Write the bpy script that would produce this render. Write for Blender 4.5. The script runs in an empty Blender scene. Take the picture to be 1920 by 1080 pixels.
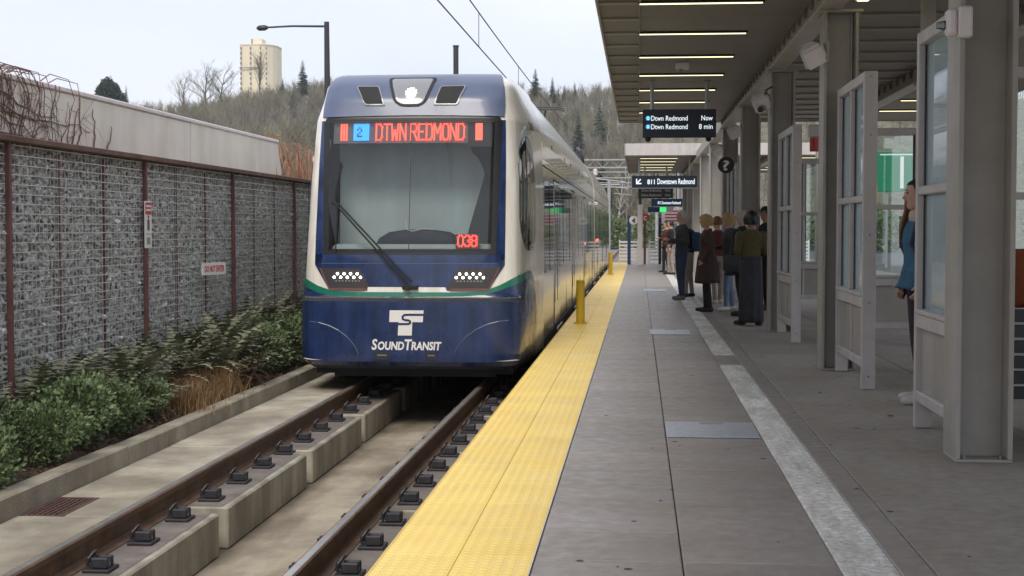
import bpy, bmesh, math, random
import numpy as np
from mathutils import Vector, Matrix, noise as mnoise
R = math.radians
rnd = random.Random(7)
scene = bpy.context.scene
col = scene.collection

# ------------------------------------------------------------------ camera
cam_d = bpy.data.cameras.new('camera')
cam_d.sensor_width = 36.0
cam_d.lens = 2700.0 / 1920.0 * 36.0
cam_d.clip_start = 0.1
cam_d.clip_end = 6000
cam = bpy.data.objects.new('camera', cam_d)
col.objects.link(cam)
cam.location = (0, 0, 1.45)
cam.rotation_euler = (R(90 - 2.33), 0, R(5.03))
scene.camera = cam

# ------------------------------------------------------------------ sky: pale, even overcast
world = bpy.data.worlds.new('World')
scene.world = world
world.use_nodes = True
nt = world.node_tree
nt.nodes.clear()
w_out = nt.nodes.new('ShaderNodeOutputWorld')
w_bg = nt.nodes.new('ShaderNodeBackground')
w_sky = nt.nodes.new('ShaderNodeTexSky')
w_sky.sky_type = 'NISHITA'
w_sky.sun_disc = False
w_sky.sun_elevation = R(48)
w_sky.sun_rotation = R(186)
w_sc = nt.nodes.new('ShaderNodeVectorMath'); w_sc.operation = 'SCALE'; w_sc.inputs['Scale'].default_value = 0.08
nt.links.new(w_sky.outputs[0], w_sc.inputs[0])
w_tc = nt.nodes.new('ShaderNodeTexCoord')
w_map = nt.nodes.new('ShaderNodeMapping'); w_map.inputs['Scale'].default_value = (1.0, 1.0, 2.6)
w_no = nt.nodes.new('ShaderNodeTexNoise'); w_no.inputs['Scale'].default_value = 3.2; w_no.inputs['Detail'].default_value = 5
w_cr = nt.nodes.new('ShaderNodeValToRGB')
w_cr.color_ramp.elements[0].position = 0.32; w_cr.color_ramp.elements[0].color = (0.525, 0.56, 0.65, 1)
w_cr.color_ramp.elements[1].position = 0.68; w_cr.color_ramp.elements[1].color = (0.625, 0.645, 0.69, 1)
w_mix = nt.nodes.new('ShaderNodeMixRGB'); w_mix.inputs['Fac'].default_value = 0.90
nt.links.new(w_tc.outputs['Generated'], w_map.inputs[0]); nt.links.new(w_map.outputs[0], w_no.inputs['Vector'])
nt.links.new(w_no.outputs['Fac'], w_cr.inputs[0])
nt.links.new(w_sc.outputs[0], w_mix.inputs[1]); nt.links.new(w_cr.outputs[0], w_mix.inputs[2])
nt.links.new(w_mix.outputs[0], w_bg.inputs[0]); nt.links.new(w_bg.outputs[0], w_out.inputs[0])
w_bg.inputs[1].default_value = 1.0

sun_d = bpy.data.lights.new('sun', 'SUN')
sun_d.energy = 1.5
sun_d.angle = R(25)
sun_d.color = (1.0, 0.92, 0.80)
sun = bpy.data.objects.new('sun', sun_d)
col.objects.link(sun)
sun.rotation_euler = (R(42), 0, R(-6))
sun.location = (-10, -10, 30)

scene.view_settings.view_transform = 'Standard'
scene.view_settings.look = 'None'
scene.view_settings.gamma = 1.0
scene.view_settings.use_curve_mapping = False
scene.view_settings.exposure = 0.82
scene.cycles.max_bounces = 8
scene.cycles.transparent_max_bounces = 16

# ------------------------------------------------------------------ materials
def new_mat(name):
    m = bpy.data.materials.new(name); m.use_nodes = True
    n = m.node_tree.nodes; l = m.node_tree.links
    return m, n, l, n['Principled BSDF']

def M(name, c, rough=0.6, metal=0.0, var=0.15, vs=3.0, bump=0.0, bs=30.0, rv=0.0, coat=0.0, c2=None, streak=None, rvar=0.0, spec=0.5, det=6, sub=0.0):
    """colour with noise variation in world space; rv = random value per object; streak = (sx,sy,sz) stretch of a stain noise"""
    m, n, l, p = new_mat(name)
    p.inputs['Roughness'].default_value = rough
    p.inputs['Metallic'].default_value = metal
    p.inputs['Coat Weight'].default_value = coat
    p.inputs['Coat Roughness'].default_value = 0.08
    p.inputs['Specular IOR Level'].default_value = spec
    geo = n.new('ShaderNodeNewGeometry')
    no = n.new('ShaderNodeTexNoise'); no.inputs['Scale'].default_value = vs; no.inputs['Detail'].default_value = det
    no.inputs['Roughness'].default_value = 0.65
    l.new(geo.outputs['Position'], no.inputs['Vector'])
    cr = n.new('ShaderNodeValToRGB')
    ca = [max(0, x * (1 - var)) for x in c]; cb = [min(1, x * (1 + var)) for x in (c2 or c)]
    cr.color_ramp.elements[0].position = 0.3; cr.color_ramp.elements[0].color = (*ca, 1)
    cr.color_ramp.elements[1].position = 0.7; cr.color_ramp.elements[1].color = (*cb, 1)
    l.new(no.outputs['Fac'], cr.inputs[0])
    out = cr.outputs[0]
    if streak:
        mp = n.new('ShaderNodeMapping'); mp.inputs['Scale'].default_value = streak[:3]
        l.new(geo.outputs['Position'], mp.inputs[0])
        n2 = n.new('ShaderNodeTexNoise'); n2.inputs['Scale'].default_value = 1.0; n2.inputs['Detail'].default_value = 5
        l.new(mp.outputs[0], n2.inputs['Vector'])
        r2 = n.new('ShaderNodeValToRGB'); r2.color_ramp.elements[0].position = 0.38; r2.color_ramp.elements[1].position = 0.62
        k = streak[3] if len(streak) > 3 else 0.6
        r2.color_ramp.elements[0].color = (k, k * 0.97, k * 0.92, 1); r2.color_ramp.elements[1].color = (1, 1, 1, 1)
        l.new(n2.outputs['Fac'], r2.inputs[0])
        mx = n.new('ShaderNodeMixRGB'); mx.blend_type = 'MULTIPLY'; mx.inputs['Fac'].default_value = 1
        l.new(out, mx.inputs[1]); l.new(r2.outputs[0], mx.inputs[2]); out = mx.outputs[0]
    if rv:
        oi = n.new('ShaderNodeObjectInfo')
        mr = n.new('ShaderNodeMapRange'); mr.inputs['To Min'].default_value = 1 - rv; mr.inputs['To Max'].default_value = 1 + rv
        l.new(oi.outputs['Random'], mr.inputs['Value'])
        mx = n.new('ShaderNodeVectorMath'); mx.operation = 'SCALE'
        l.new(out, mx.inputs[0]); l.new(mr.outputs[0], mx.inputs['Scale']); out = mx.outputs[0]
    l.new(out, p.inputs['Base Color'])
    if rvar:
        n3 = n.new('ShaderNodeTexNoise'); n3.inputs['Scale'].default_value = vs * 0.7; n3.inputs['Detail'].default_value = 4
        l.new(geo.outputs['Position'], n3.inputs['Vector'])
        mr = n.new('ShaderNodeMapRange'); mr.inputs['From Min'].default_value = 0.35; mr.inputs['From Max'].default_value = 0.65
        mr.inputs['To Min'].default_value = max(0.02, rough - rvar); mr.inputs['To Max'].default_value = min(1, rough + rvar)
        l.new(n3.outputs['Fac'], mr.inputs['Value']); l.new(mr.outputs[0], p.inputs['Roughness'])
    if bump:
        nb = n.new('ShaderNodeTexNoise'); nb.inputs['Scale'].default_value = bs; nb.inputs['Detail'].default_value = 4
        l.new(geo.outputs['Position'], nb.inputs['Vector'])
        bp = n.new('ShaderNodeBump'); bp.inputs['Strength'].default_value = bump; bp.inputs['Distance'].default_value = 0.02
        l.new(nb.outputs['Fac'], bp.inputs['Height']); l.new(bp.outputs[0], p.inputs['Normal'])
    return m

def EM(name, c, s):
    m, n, l, p = new_mat(name)
    p.inputs['Base Color'].default_value = (*c, 1)
    p.inputs['Emission Color'].default_value = (*c, 1)
    p.inputs['Emission Strength'].default_value = s
    return m

def GL(name, tint, gloss=1.0, rough=0.02, ior=1.55):
    """pane of glass: tinted see-through with a Fresnel reflection"""
    m, n, l, p = new_mat(name)
    n.remove(p)
    o = n['Material Output']
    tr = n.new('ShaderNodeBsdfTransparent'); tr.inputs[0].default_value = (*tint, 1)
    gl = n.new('ShaderNodeBsdfGlossy'); gl.inputs['Roughness'].default_value = rough; gl.inputs['Color'].default_value = (gloss, gloss, gloss, 1)
    fr = n.new('ShaderNodeFresnel'); fr.inputs['IOR'].default_value = ior
    mx = n.new('ShaderNodeMixShader')
    l.new(fr.outputs[0], mx.inputs[0]); l.new(tr.outputs[0], mx.inputs[1]); l.new(gl.outputs[0], mx.inputs[2]); l.new(mx.outputs[0], o.inputs[0])
    return m

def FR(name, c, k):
    """clear pane; mixed-in pale diffuse paints the bright light it passes and reflects"""
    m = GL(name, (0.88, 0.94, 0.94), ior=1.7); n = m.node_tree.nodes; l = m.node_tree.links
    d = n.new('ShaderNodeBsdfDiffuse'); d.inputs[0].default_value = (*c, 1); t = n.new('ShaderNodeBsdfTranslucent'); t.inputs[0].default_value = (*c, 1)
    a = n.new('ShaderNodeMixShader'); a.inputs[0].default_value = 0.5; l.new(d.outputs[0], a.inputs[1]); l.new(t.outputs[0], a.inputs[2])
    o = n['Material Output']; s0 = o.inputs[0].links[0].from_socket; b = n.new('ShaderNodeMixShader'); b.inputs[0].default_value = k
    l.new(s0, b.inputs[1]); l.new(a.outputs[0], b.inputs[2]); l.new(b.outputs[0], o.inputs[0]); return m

MAT = {}
def mk():
    A = MAT
    A['ground'] = M('ground_soil', (0.16, 0.14, 0.10), 0.95, vs=0.3, var=0.35, c2=(0.17, 0.19, 0.10))
    A['conc_slab'] = M('trackway_concrete', (0.43, 0.395, 0.325), 0.85, var=0.3, vs=2.2, bump=0.25, bs=60, rv=0.06, streak=(1.6, 1.0, 1.2, 0.62))
    A['conc_floor'] = M('trough_concrete', (0.37, 0.32, 0.25), 0.8, var=0.3, vs=1.8, bump=0.3, bs=30, streak=(2.6, 0.7, 1, 0.5))
    A['conc_plinth'] = M('plinth_concrete', (0.40, 0.375, 0.31), 0.8, var=0.2, vs=3, bump=0.25, bs=30, streak=(5, 4, 0.5, 0.62))
    A['plinth_top'] = M('plinth_grime', (0.17, 0.145, 0.13), 0.6, var=0.35, vs=4, bump=0.2)
    A['kerb'] = M('kerb_concrete', (0.36, 0.325, 0.26), 0.9, var=0.22, vs=2.5, bump=0.35, bs=50, streak=(2.4, 2.4, 0.6, 0.72))
    A['plat'] = M('platform_concrete', (0.315, 0.282, 0.262), 0.42, var=0.14, vs=14.0, bump=0.05, bs=140, rv=0.08, rvar=0.10, streak=(0.9, 2.2, 1, 0.88), det=12)
    A['plat_dark'] = M('platform_joint', (0.10, 0.095, 0.09), 0.8)
    A['plat_right'] = M('platform_concrete_broomed', (0.31, 0.282, 0.252), 0.72, var=0.18, vs=11, bump=0.14, bs=140, rv=0.05, streak=(1.4, 0.9, 1, 0.86), det=12)
    A['strip'] = M('white_tactile_tile', (0.62, 0.59, 0.555), 0.7, var=0.32, vs=26, bump=0.3, bs=90, c2=(0.78, 0.75, 0.72), rv=0.12, streak=(9, 2.2, 1, 0.80), det=8)
    A['yellow'] = M('yellow_tactile', (0.93, 0.69, 0.19), 0.42, var=0.04, vs=3, rv=0.03, rvar=0.1, streak=(1.6, 1.6, 1, 0.95))
    A['yellow_paint'] = M('yellow_paint', (0.55, 0.38, 0.02), 0.35, var=0.1, vs=6, streak=(9, 9, 1.5, 0.8))
    A['steel_hatch'] = M('galvanised_hatch', (0.52, 0.55, 0.60), 0.34, metal=0.3, var=0.22, vs=18, bump=0.05)
    A['rail'] = M('rail_steel', (0.12, 0.075, 0.05), 0.55, metal=0.2, var=0.35, vs=6, bump=0.1, c2=(0.15, 0.085, 0.05))
    A['rail_top'] = M('rail_running_face', (0.50, 0.49, 0.48), 0.28, metal=0.7, var=0.2, vs=8)
    A['iron'] = M('black_iron', (0.035, 0.034, 0.04), 0.5, metal=0.3, var=0.3, vs=20)
    A['bolt'] = M('bolt_steel', (0.30, 0.28, 0.26), 0.4, metal=0.7, var=0.2)
    A['grate'] = M('rusty_grate', (0.09, 0.045, 0.035), 0.75, var=0.4, vs=20)
    A['soil'] = M('bark_mulch', (0.085, 0.055, 0.04), 0.95, var=0.45, vs=22, bump=0.9, bs=40)
    A['wall_conc'] = M('pale_wall_concrete', (0.84, 0.80, 0.73), 0.85, var=0.07, vs=1.5, bump=0.1, bs=40, streak=(2.5, 2.5, 0.8, 0.88))
    A['coping'] = M('pale_coping', (0.74, 0.68, 0.69), 0.8, var=0.08)
    A['stone'] = M('gabion_stone', (0.64, 0.605, 0.53), 0.85, var=0.7, vs=26, bump=0.25, bs=50, c2=(0.78, 0.75, 0.67), rv=0.2, det=2)
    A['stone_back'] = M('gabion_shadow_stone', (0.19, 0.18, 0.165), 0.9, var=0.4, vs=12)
    A['wire'] = M('galvanised_wire', (0.72, 0.72, 0.69), 0.45, metal=0.5, var=0.15, vs=6)
    A['maroon'] = M('maroon_steel', (0.15, 0.065, 0.06), 0.55, var=0.25, vs=5)
    A['rust'] = M('weathered_cap', (0.13, 0.075, 0.055), 0.8, var=0.35, vs=4)
    A['grey_steel'] = M('grey_painted_steel', (0.36, 0.34, 0.315), 0.45, var=0.08, vs=5, rvar=0.06, streak=(3, 3, 0.35, 0.9), bump=0.03, bs=90)
    A['grey_light'] = M('light_grey_painted_frame', (0.50, 0.475, 0.475), 0.42, var=0.07, vs=6, rvar=0.06, streak=(4, 4, 0.5, 0.9))
    A['soffit'] = M('soffit_metal', (0.25, 0.235, 0.22), 0.55, var=0.06, vs=1.5, rv=0.04)
    A['soffit_rib'] = M('soffit_rib', (0.42, 0.40, 0.37), 0.45, var=0.05)
    A['white_plastic'] = M('white_plastic', (0.62, 0.60, 0.60), 0.4, var=0.05)
    A['black'] = M('black_plastic', (0.012, 0.012, 0.014), 0.35, var=0.2)
    A['rubber'] = M('black_rubber', (0.015, 0.015, 0.016), 0.75, var=0.2)
    A['sign_navy'] = M('navy_sign', (0.014, 0.018, 0.04), 0.3, var=0.1)
    A['white_paint'] = M('white_paint', (0.78, 0.77, 0.75), 0.4, var=0.04)
    A['train_white'] = M('train_white_paint', (0.86, 0.84, 0.79), 0.2, var=0.05, vs=2, coat=0.6, streak=(7, 7, 0.45, 0.84), bump=0.01, bs=6)
    A['train_side'] = M('train_silver_paint', (0.60, 0.58, 0.55), 0.16, metal=0.25, var=0.08, vs=2, coat=0.6, streak=(1.5, 1.5, 0.7, 0.8))
    A['navy'] = M('train_navy_paint', (0.020, 0.040, 0.125), 0.26, var=0.22, vs=5, coat=0.35, streak=(11, 11, 0.6, 0.68), rvar=0.10, bump=0.015, bs=8)
    A['cowl'] = M('train_cowl_blue', (0.085, 0.108, 0.185), 0.36, var=0.1, vs=3, coat=0.3)
    A['green'] = M('train_green_paint', (0.012, 0.17, 0.105), 0.28, var=0.1, coat=0.4)
    A['skirt'] = M('train_underskirt', (0.02, 0.022, 0.03), 0.7, var=0.3, vs=6)
    A['glass_wind'] = GL('windshield_glass', (0.80, 0.86, 0.86))
    A['display_face'] = M('display_face', (0.15, 0.16, 0.165), 0.5)
    A['lamp_housing'] = M('lamp_housing', (0.05, 0.042, 0.048), 0.35)
    A['glass_sheen'] = FR('painted_sheen_glass', (0.62, 0.72, 0.76), 0.30)  # pale diffuse stands in for bright reflections on the lengthwise panes
    A['glass_dark'] = M('dark_glass', (0.012, 0.013, 0.015), 0.05, var=0.1, spec=0.8)
    A['glass'] = GL('clear_glass', (0.86, 0.92, 0.91), ior=1.9)
    A['glass_blue'] = GL('frosted_pane_edge', (0.7, 0.8, 0.82))
    A['cab_grey'] = M('cab_partition', (0.56, 0.63, 0.64), 0.6, var=0.10, vs=1.2, streak=(3, 3, 0.4, 0.88))
    A['cab_dark'] = M('cab_console', (0.03, 0.032, 0.036), 0.6)
    A['lamp_lens'] = M('grey_lamp_lens', (0.23, 0.23, 0.25), 0.22, var=0.05, coat=0.5)
    A['led_white'] = EM('white_led', (0.90, 1.0, 0.88), 3.5)
    A['led_red'] = EM('red_led', (1.0, 0.10, 0.06), 1.5)
    A['led_blue'] = EM('blue_led', (0.05, 0.33, 0.95), 0.9)
    A['tube'] = EM('strip_light_tube', (1.0, 0.90, 0.56), 1.15)
    A['tube_dim'] = EM('strip_light_far', (1.0, 0.88, 0.6), 1.0)
    A['screen_text'] = EM('screen_text', (0.75, 0.85, 0.9), 0.55)
    A['screen_dot'] = EM('screen_dot', (0.08, 0.45, 0.75), 0.6)
    A['red_sign'] = M('red_sign', (0.50, 0.04, 0.04), 0.45, var=0.05)
    A['green_sign'] = M('green_road_sign', (0.0, 0.19, 0.09), 0.4, var=0.08)
    A['blue_post'] = M('blue_post', (0.02, 0.045, 0.15), 0.4, var=0.1)
    A['orange'] = M('orange_plastic', (0.75, 0.30, 0.02), 0.5, var=0.1)
    A['galv'] = M('galvanised_pole', (0.36, 0.37, 0.38), 0.5, metal=0.4, var=0.12, vs=3)
    A['pole_dark'] = M('dark_bronze_pole', (0.035, 0.03, 0.035), 0.5, var=0.15)
    A['cable'] = M('cable', (0.05, 0.05, 0.055), 0.6)
    A['bark'] = M('grey_bark', (0.115, 0.095, 0.075), 0.95, var=0.35, vs=3, rv=0.25)
    A['twig'] = M('bare_twigs', (0.145, 0.12, 0.095), 0.95, var=0.45, vs=0.05, c2=(0.175, 0.165, 0.11), rv=0.28)
    A['twig_bud'] = M('budding_twigs', (0.20, 0.185, 0.125), 0.95, var=0.3, vs=0.2, rv=0.25)
    A['birch'] = M('birch_bark', (0.42, 0.40, 0.40), 0.9, var=0.2, vs=3)
    A['conifer'] = M('conifer_needles', (0.030, 0.050, 0.036), 0.9, var=0.4, vs=0.6, rv=0.3)
    A['vine'] = M('bare_vine', (0.17, 0.10, 0.085), 0.9, var=0.35, vs=5)
    A['vine_red'] = M('russet_vine', (0.30, 0.16, 0.10), 0.9, var=0.4, vs=5)
    A['leaf_a'] = M('laurel_leaf', (0.062, 0.105, 0.045), 0.55, var=0.55, vs=20, c2=(0.135, 0.19, 0.08), rv=0.15, det=2)
    A['leaf_b'] = M('shrub_leaf', (0.058, 0.09, 0.042), 0.6, var=0.55, vs=22, c2=(0.125, 0.17, 0.075), rv=0.15, det=2)
    A['fern'] = M('fern_leaf', (0.085, 0.10, 0.062), 0.8, var=0.55, vs=7, c2=(0.18, 0.185, 0.12), rv=0.3, det=3)
    A['fern_brown'] = M('dead_fern_leaf', (0.15, 0.09, 0.05), 0.85, var=0.4, vs=9, rv=0.2)
    A['grass_brown'] = M('dry_grass', (0.23, 0.12, 0.05), 0.85, var=0.5, vs=12, c2=(0.24, 0.155, 0.07))
    A['tower'] = M('cream_tower', (0.74, 0.65, 0.48), 0.8, var=0.04, vs=0.1)
    A['tower_win'] = M('tower_window', (0.20, 0.17, 0.16), 0.4, var=0.2)
    A['house'] = M('house_wall', (0.42, 0.40, 0.39), 0.8, var=0.1, vs=0.2, rv=0.3)
    A['roof'] = M('house_roof', (0.13, 0.13, 0.15), 0.85, var=0.2, rv=0.3)
    A['grass'] = M('verge_grass', (0.085, 0.085, 0.05), 0.95, var=0.4, vs=0.4, c2=(0.13, 0.115, 0.065))
    A['ballast'] = M('ballast', (0.19, 0.17, 0.155), 0.95, var=0.45, vs=9, bump=0.5, bs=14)
    A['asphalt'] = M('asphalt', (0.06, 0.06, 0.062), 0.85, var=0.2)
    A['skin'] = M('skin', (0.46, 0.27, 0.20), 0.55, var=0.08, vs=10)
    A['skin_b'] = M('skin_tan', (0.33, 0.18, 0.12), 0.55, var=0.08, vs=10)
    A['eye'] = M('eye_dark', (0.02, 0.015, 0.012), 0.3)
    A['lip'] = M('lip', (0.30, 0.12, 0.10), 0.5)
mk()

# ------------------------------------------------------------------ mesh builder
class MB:
    def __init__(s): s.v = []; s.f = []; s.m = []
    def add(s, vs, fs, m=0):
        o = len(s.v); s.v += [tuple(p) for p in vs]
        for f in fs: s.f.append(tuple(i + o for i in f)); s.m.append(m)
        return s
    def box(s, x0, x1, y0, y1, z0, z1, m=0):
        return s.add([(x0, y0, z0), (x1, y0, z0), (x1, y1, z0), (x0, y1, z0), (x0, y0, z1), (x1, y0, z1), (x1, y1, z1), (x0, y1, z1)],
                     [(0, 3, 2, 1), (4, 5, 6, 7), (0, 1, 5, 4), (1, 2, 6, 5), (2, 3, 7, 6), (3, 0, 4, 7)], m)
    def bbox(s, x0, x1, y0, y1, z0, z1, b=0.01, m=0):
        """box with chamfered edges"""
        bm = bmesh.new()
        bmesh.ops.create_cube(bm, size=1.0)
        for v in bm.verts:
            v.co = Vector(((x0 + x1) / 2 + v.co.x * (x1 - x0), (y0 + y1) / 2 + v.co.y * (y1 - y0), (z0 + z1) / 2 + v.co.z * (z1 - z0)))
        bmesh.ops.bevel(bm, geom=list(bm.edges), offset=b, segments=1, affect='EDGES')
        return s.bm(bm, m)
    def bm(s, bm, m=0):
        bm.verts.index_update()
        s.add([v.co for v in bm.verts], [[v.index for v in f.verts] for f in bm.faces], m); bm.free(); return s
    def tube(s, pts, r, n=8, m=0, cap=True, flat=None):
        pts = [Vector(p) for p in pts]; k = len(pts)
        rs = r if isinstance(r, (list, tuple)) else [r] * k
        o = len(s.v); up = None
        for i, p in enumerate(pts):
            t = (pts[min(i + 1, k - 1)] - pts[max(i - 1, 0)])
            t = t.normalized() if t.length > 1e-9 else Vector((0, 0, 1))
            if up is None:
                up = Vector((0, 0, 1)) if abs(t.z) < 0.9 else Vector((1, 0, 0))
            a = t.cross(up).normalized(); b = a.cross(t).normalized(); up = b
            for j in range(n):
                an = 2 * math.pi * j / n
                s.v.append(tuple(p + a * (math.cos(an) * rs[i]) + b * (math.sin(an) * rs[i])))
        for i in range(k - 1):
            for j in range(n):
                q = (j + 1) % n
                s.f.append((o + i * n + j, o + i * n + q, o + (i + 1) * n + q, o + (i + 1) * n + j)); s.m.append(m)
        if cap:
            s.f.append(tuple(o + j for j in range(n))[::-1]); s.m.append(m)
            s.f.append(tuple(o + (k - 1) * n + j for j in range(n))); s.m.append(m)
        return s
    def rings(s, rings, m=0, cap=True):
        """closed rings of equal length joined into a skin"""
        o = len(s.v); n = len(rings[0])
        for r_ in rings: s.v += [tuple(p) for p in r_]
        for i in range(len(rings) - 1):
            for j in range(n):
                q = (j + 1) % n
                s.f.append((o + i * n + j, o + i * n + q, o + (i + 1) * n + q, o + (i + 1) * n + j)); s.m.append(m)
        if cap:
            s.f.append(tuple(range(o + n - 1, o - 1, -1))); s.m.append(m)
            b = o + (len(rings) - 1) * n
            s.f.append(tuple(range(b, b + n))); s.m.append(m)
        return s
    def prism(s, poly, fn, m=0):
        """poly: list of 2D points, fn(p, k) -> 3D for k = 0 / 1 (the two end caps)"""
        n = len(poly); o = len(s.v)
        for k in (0, 1): s.v += [tuple(fn(p, k)) for p in poly]
        s.f.append(tuple(o + i for i in range(n))[::-1]); s.m.append(m)
        s.f.append(tuple(o + n + i for i in range(n))); s.m.append(m)
        for i in range(n):
            q = (i + 1) % n
            s.f.append((o + i, o + q, o + n + q, o + n + i)); s.m.append(m)
        return s
    def cyl(s, c, r, h, n=16, m=0, axis='z', r2=None):
        c = Vector(c); d = {'x': Vector((1, 0, 0)), 'y': Vector((0, 1, 0)), 'z': Vector((0, 0, 1))}[axis]
        return s.tube([c, c + d * h], [r, r if r2 is None else r2], n, m)
    def mesh(s, name, off=(0, 0, 0)):
        me = bpy.data.meshes.new(name)
        a = np.array(s.v, dtype=np.float64).reshape(-1, 3) - np.array(off)
        me.from_pydata(a.tolist(), [], s.f)
        return me
    def build(s, name, mats, parent=None, smooth=False, origin=None, flip=True):
        mats = mats if isinstance(mats, (list, tuple)) else [mats]
        if parent is not None and origin is None: off = tuple(parent['_o']) if '_o' in parent else (0, 0, 0)
        elif origin is not None: off = origin
        else:
            a = np.array(s.v); off = ((a[:, 0].min() + a[:, 0].max()) / 2, (a[:, 1].min() + a[:, 1].max()) / 2, a[:, 2].min())
        me = s.mesh(name, off)
        for mt in mats: me.materials.append(MAT[mt] if isinstance(mt, str) else mt)
        if len(mats) > 1: me.polygons.foreach_set('material_index', s.m)
        if flip:
            bm = bmesh.new(); bm.from_mesh(me); bmesh.ops.recalc_face_normals(bm, faces=bm.faces); bm.to_mesh(me); bm.free()
        if smooth:
            me.polygons.foreach_set('use_smooth', [True] * len(me.polygons))
            if smooth is not True:
                me.set_sharp_from_angle(angle=R(smooth))
        me.update()
        o = bpy.data.objects.new(name, me); col.objects.link(o)
        if parent is not None: o.parent = parent
        else: o.location = off
        o['_o'] = off
        return o

def tag(o, label, cat=None, group=None, kind=None):
    o['label'] = label
    if cat: o['category'] = cat
    if group: o['group'] = group
    if kind: o['kind'] = kind
    return o
def struct(o, label=None):
    o['kind'] = 'structure'
    if label: o['label'] = label
    return o
def thing(name, label, cat, loc=(0, 0, 0), group=None, rz=0.0):
    o = bpy.data.objects.new(name, None); col.objects.link(o)
    o.empty_display_size = 0.1
    o.location = loc; o.rotation_euler = (0, 0, rz); o['_o'] = loc if rz == 0 else (0, 0, 0)
    return tag(o, label, cat, group)
def sub(name, me, parent, loc=(0, 0, 0), rot=(0, 0, 0), sc=None):
    o = bpy.data.objects.new(name, me); col.objects.link(o); o.parent = parent
    o.location = loc; o.rotation_euler = rot
    if sc: o.scale = sc
    return o
def copy_tree(o, parent=None):
    c = o.copy(); col.objects.link(c); c.parent = parent
    for ch in o.children: copy_tree(ch, c)
    return c

def text_geo(body, size, bold=0.0, sx=1.0, shear=0.0, depth=0.002):
    """flat lettering as mesh data, origin at baseline left, in the x/y plane"""
    cu = bpy.data.curves.new('lettering', 'FONT'); cu.body = body; cu.size = size; cu.extrude = depth; cu.offset = bold; cu.shear = shear
    cu.resolution_u = 3
    ob = bpy.data.objects.new('lettering', cu); col.objects.link(ob)
    dg = bpy.context.evaluated_depsgraph_get()
    me = ob.evaluated_get(dg).to_mesh()
    vs = [(v.co.x * sx, v.co.y, v.co.z) for v in me.vertices]; fs = [tuple(p.vertices) for p in me.polygons]
    ob.evaluated_get(dg).to_mesh_clear()
    bpy.data.objects.remove(ob); bpy.data.curves.remove(cu)
    return vs, fs

# ================================================================== THE SETTING
TOR = -0.355          # top of rail
XL, XR = -3.28, -1.817
EDGE = -1.125         # platform edge

# ---- terrain: flat valley floor that rises to a wooded hill
def hill(x, y):
    t = min(1, max(0, (y - 190) / 330.0)); t = t * t * (3 - 2 * t)
    hgt = 47 + 3.5 * math.sin(x * 0.018 + 1.0) + 2.2 * math.sin(x * 0.051)
    hgt -= 6.0 * math.exp(-((x + 185) / 55.0) ** 2); hgt *= 1.0 - 0.13 * math.exp(-((x - 5) / 70.0) ** 2)
    return -0.95 + t * hgt
mb = MB()
xs = list(np.linspace(-900, 900, 61)); ys = [-60, 0, 60, 120, 160] + list(np.linspace(190, 900, 34)) + [1400, 2500, 4000]
for y in ys:
    for x in xs: mb.v.append((x, y, hill(x, y)))
nx = len(xs)
for j in range(len(ys) - 1):
    for i in range(nx - 1):
        mb.f.append((j * nx + i, j * nx + i + 1, (j + 1) * nx + i + 1, (j + 1) * nx + i)); mb.m.append(0)
g = mb.build('ground', 'grass', smooth=True, origin=(0, 0, 0)); struct(g)

# ---- raised ground behind the retaining wall
mb = MB(); mb.box(-60, -5.42, -6, 20.2, -0.9, 1.9)
struct(mb.build('terrace', 'ground'))
# far ballast track bed beyond the platform
mb = MB(); mb.box(-8, 12, 66, 190, -0.96, -0.62); struct(mb.build('ballast_bed', 'ballast'))

# ---- trackway
mb = MB(); mb.box(-3.6, -1.14, -2, 66, -0.95, -0.83); struct(mb.build('track_trough', 'conc_floor'))
mb = MB(); mb.box(-4.16, -3.6, -2, 66, -0.95, -0.62); walk = mb.build('track_walkway', 'conc_floor'); struct(walk)
yj = [4.0, 6.3, 8.95, 9.62, 11.95, 13.75, 15.6, 17.5, 19.4, 21.3, 23.2, 25.1, 30]
for a, b in zip(yj[:-1], yj[1:]):
    m2 = MB()
    if abs(a - 8.95) < 0.01:   # slab cut out round the drain
        m2.bbox(-3.70, -3.365, a + 0.006, b - 0.006, -0.60, -0.40, 0.008)
    else: m2.bbox(-4.0, -3.365, a + 0.011, b - 0.011, -0.60, -0.40 - rnd.random() * 0.006, 0.008)
    m2.build('slab', 'conc_slab', walk)
mb = MB(); mb.box(-4.0, -3.365, 30.01, 66, -0.6, -0.402); mb.build('slab', 'conc_slab', walk)
mb = MB(); mb.box(-4.0, -3.365, -2, 3.99, -0.6, -0.402); mb.build('slab', 'conc_slab', walk)
# drain grate
dg_ = thing('drain_grate', 'rusty square drain grate set in the concrete beside the kerb', 'drain grate', (-3.85, 9.285, -0.60))
mb = MB(); mb.box(-3.995, -3.705, 8.96, 9.61, -0.60, -0.47); mb.build('pit', 'iron', dg_)
mb = MB()
for a, b, c_, d in ((-3.995, -3.96, 8.96, 9.61), (-3.74, -3.705, 8.96, 9.61), (-3.96, -3.74, 8.96, 8.99), (-3.96, -3.74, 9.58, 9.61)): mb.box(a, b, c_, d, -0.46, -0.404)
mb.build('frame', 'grate', dg_)
for i in range(6):
    mb = MB(); x = -3.955 + i * 0.0365; mb.box(x, x + 0.018, 8.992, 9.578, -0.45, -0.408); mb.build('bar', 'grate', dg_)
mb = MB()
for i in range(9): mb.box(-3.958, -3.742, 9.02 + i * 0.066, 9.034 + i * 0.066, -0.449, -0.412)
mb.build('cross_bars', 'grate', dg_)

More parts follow.
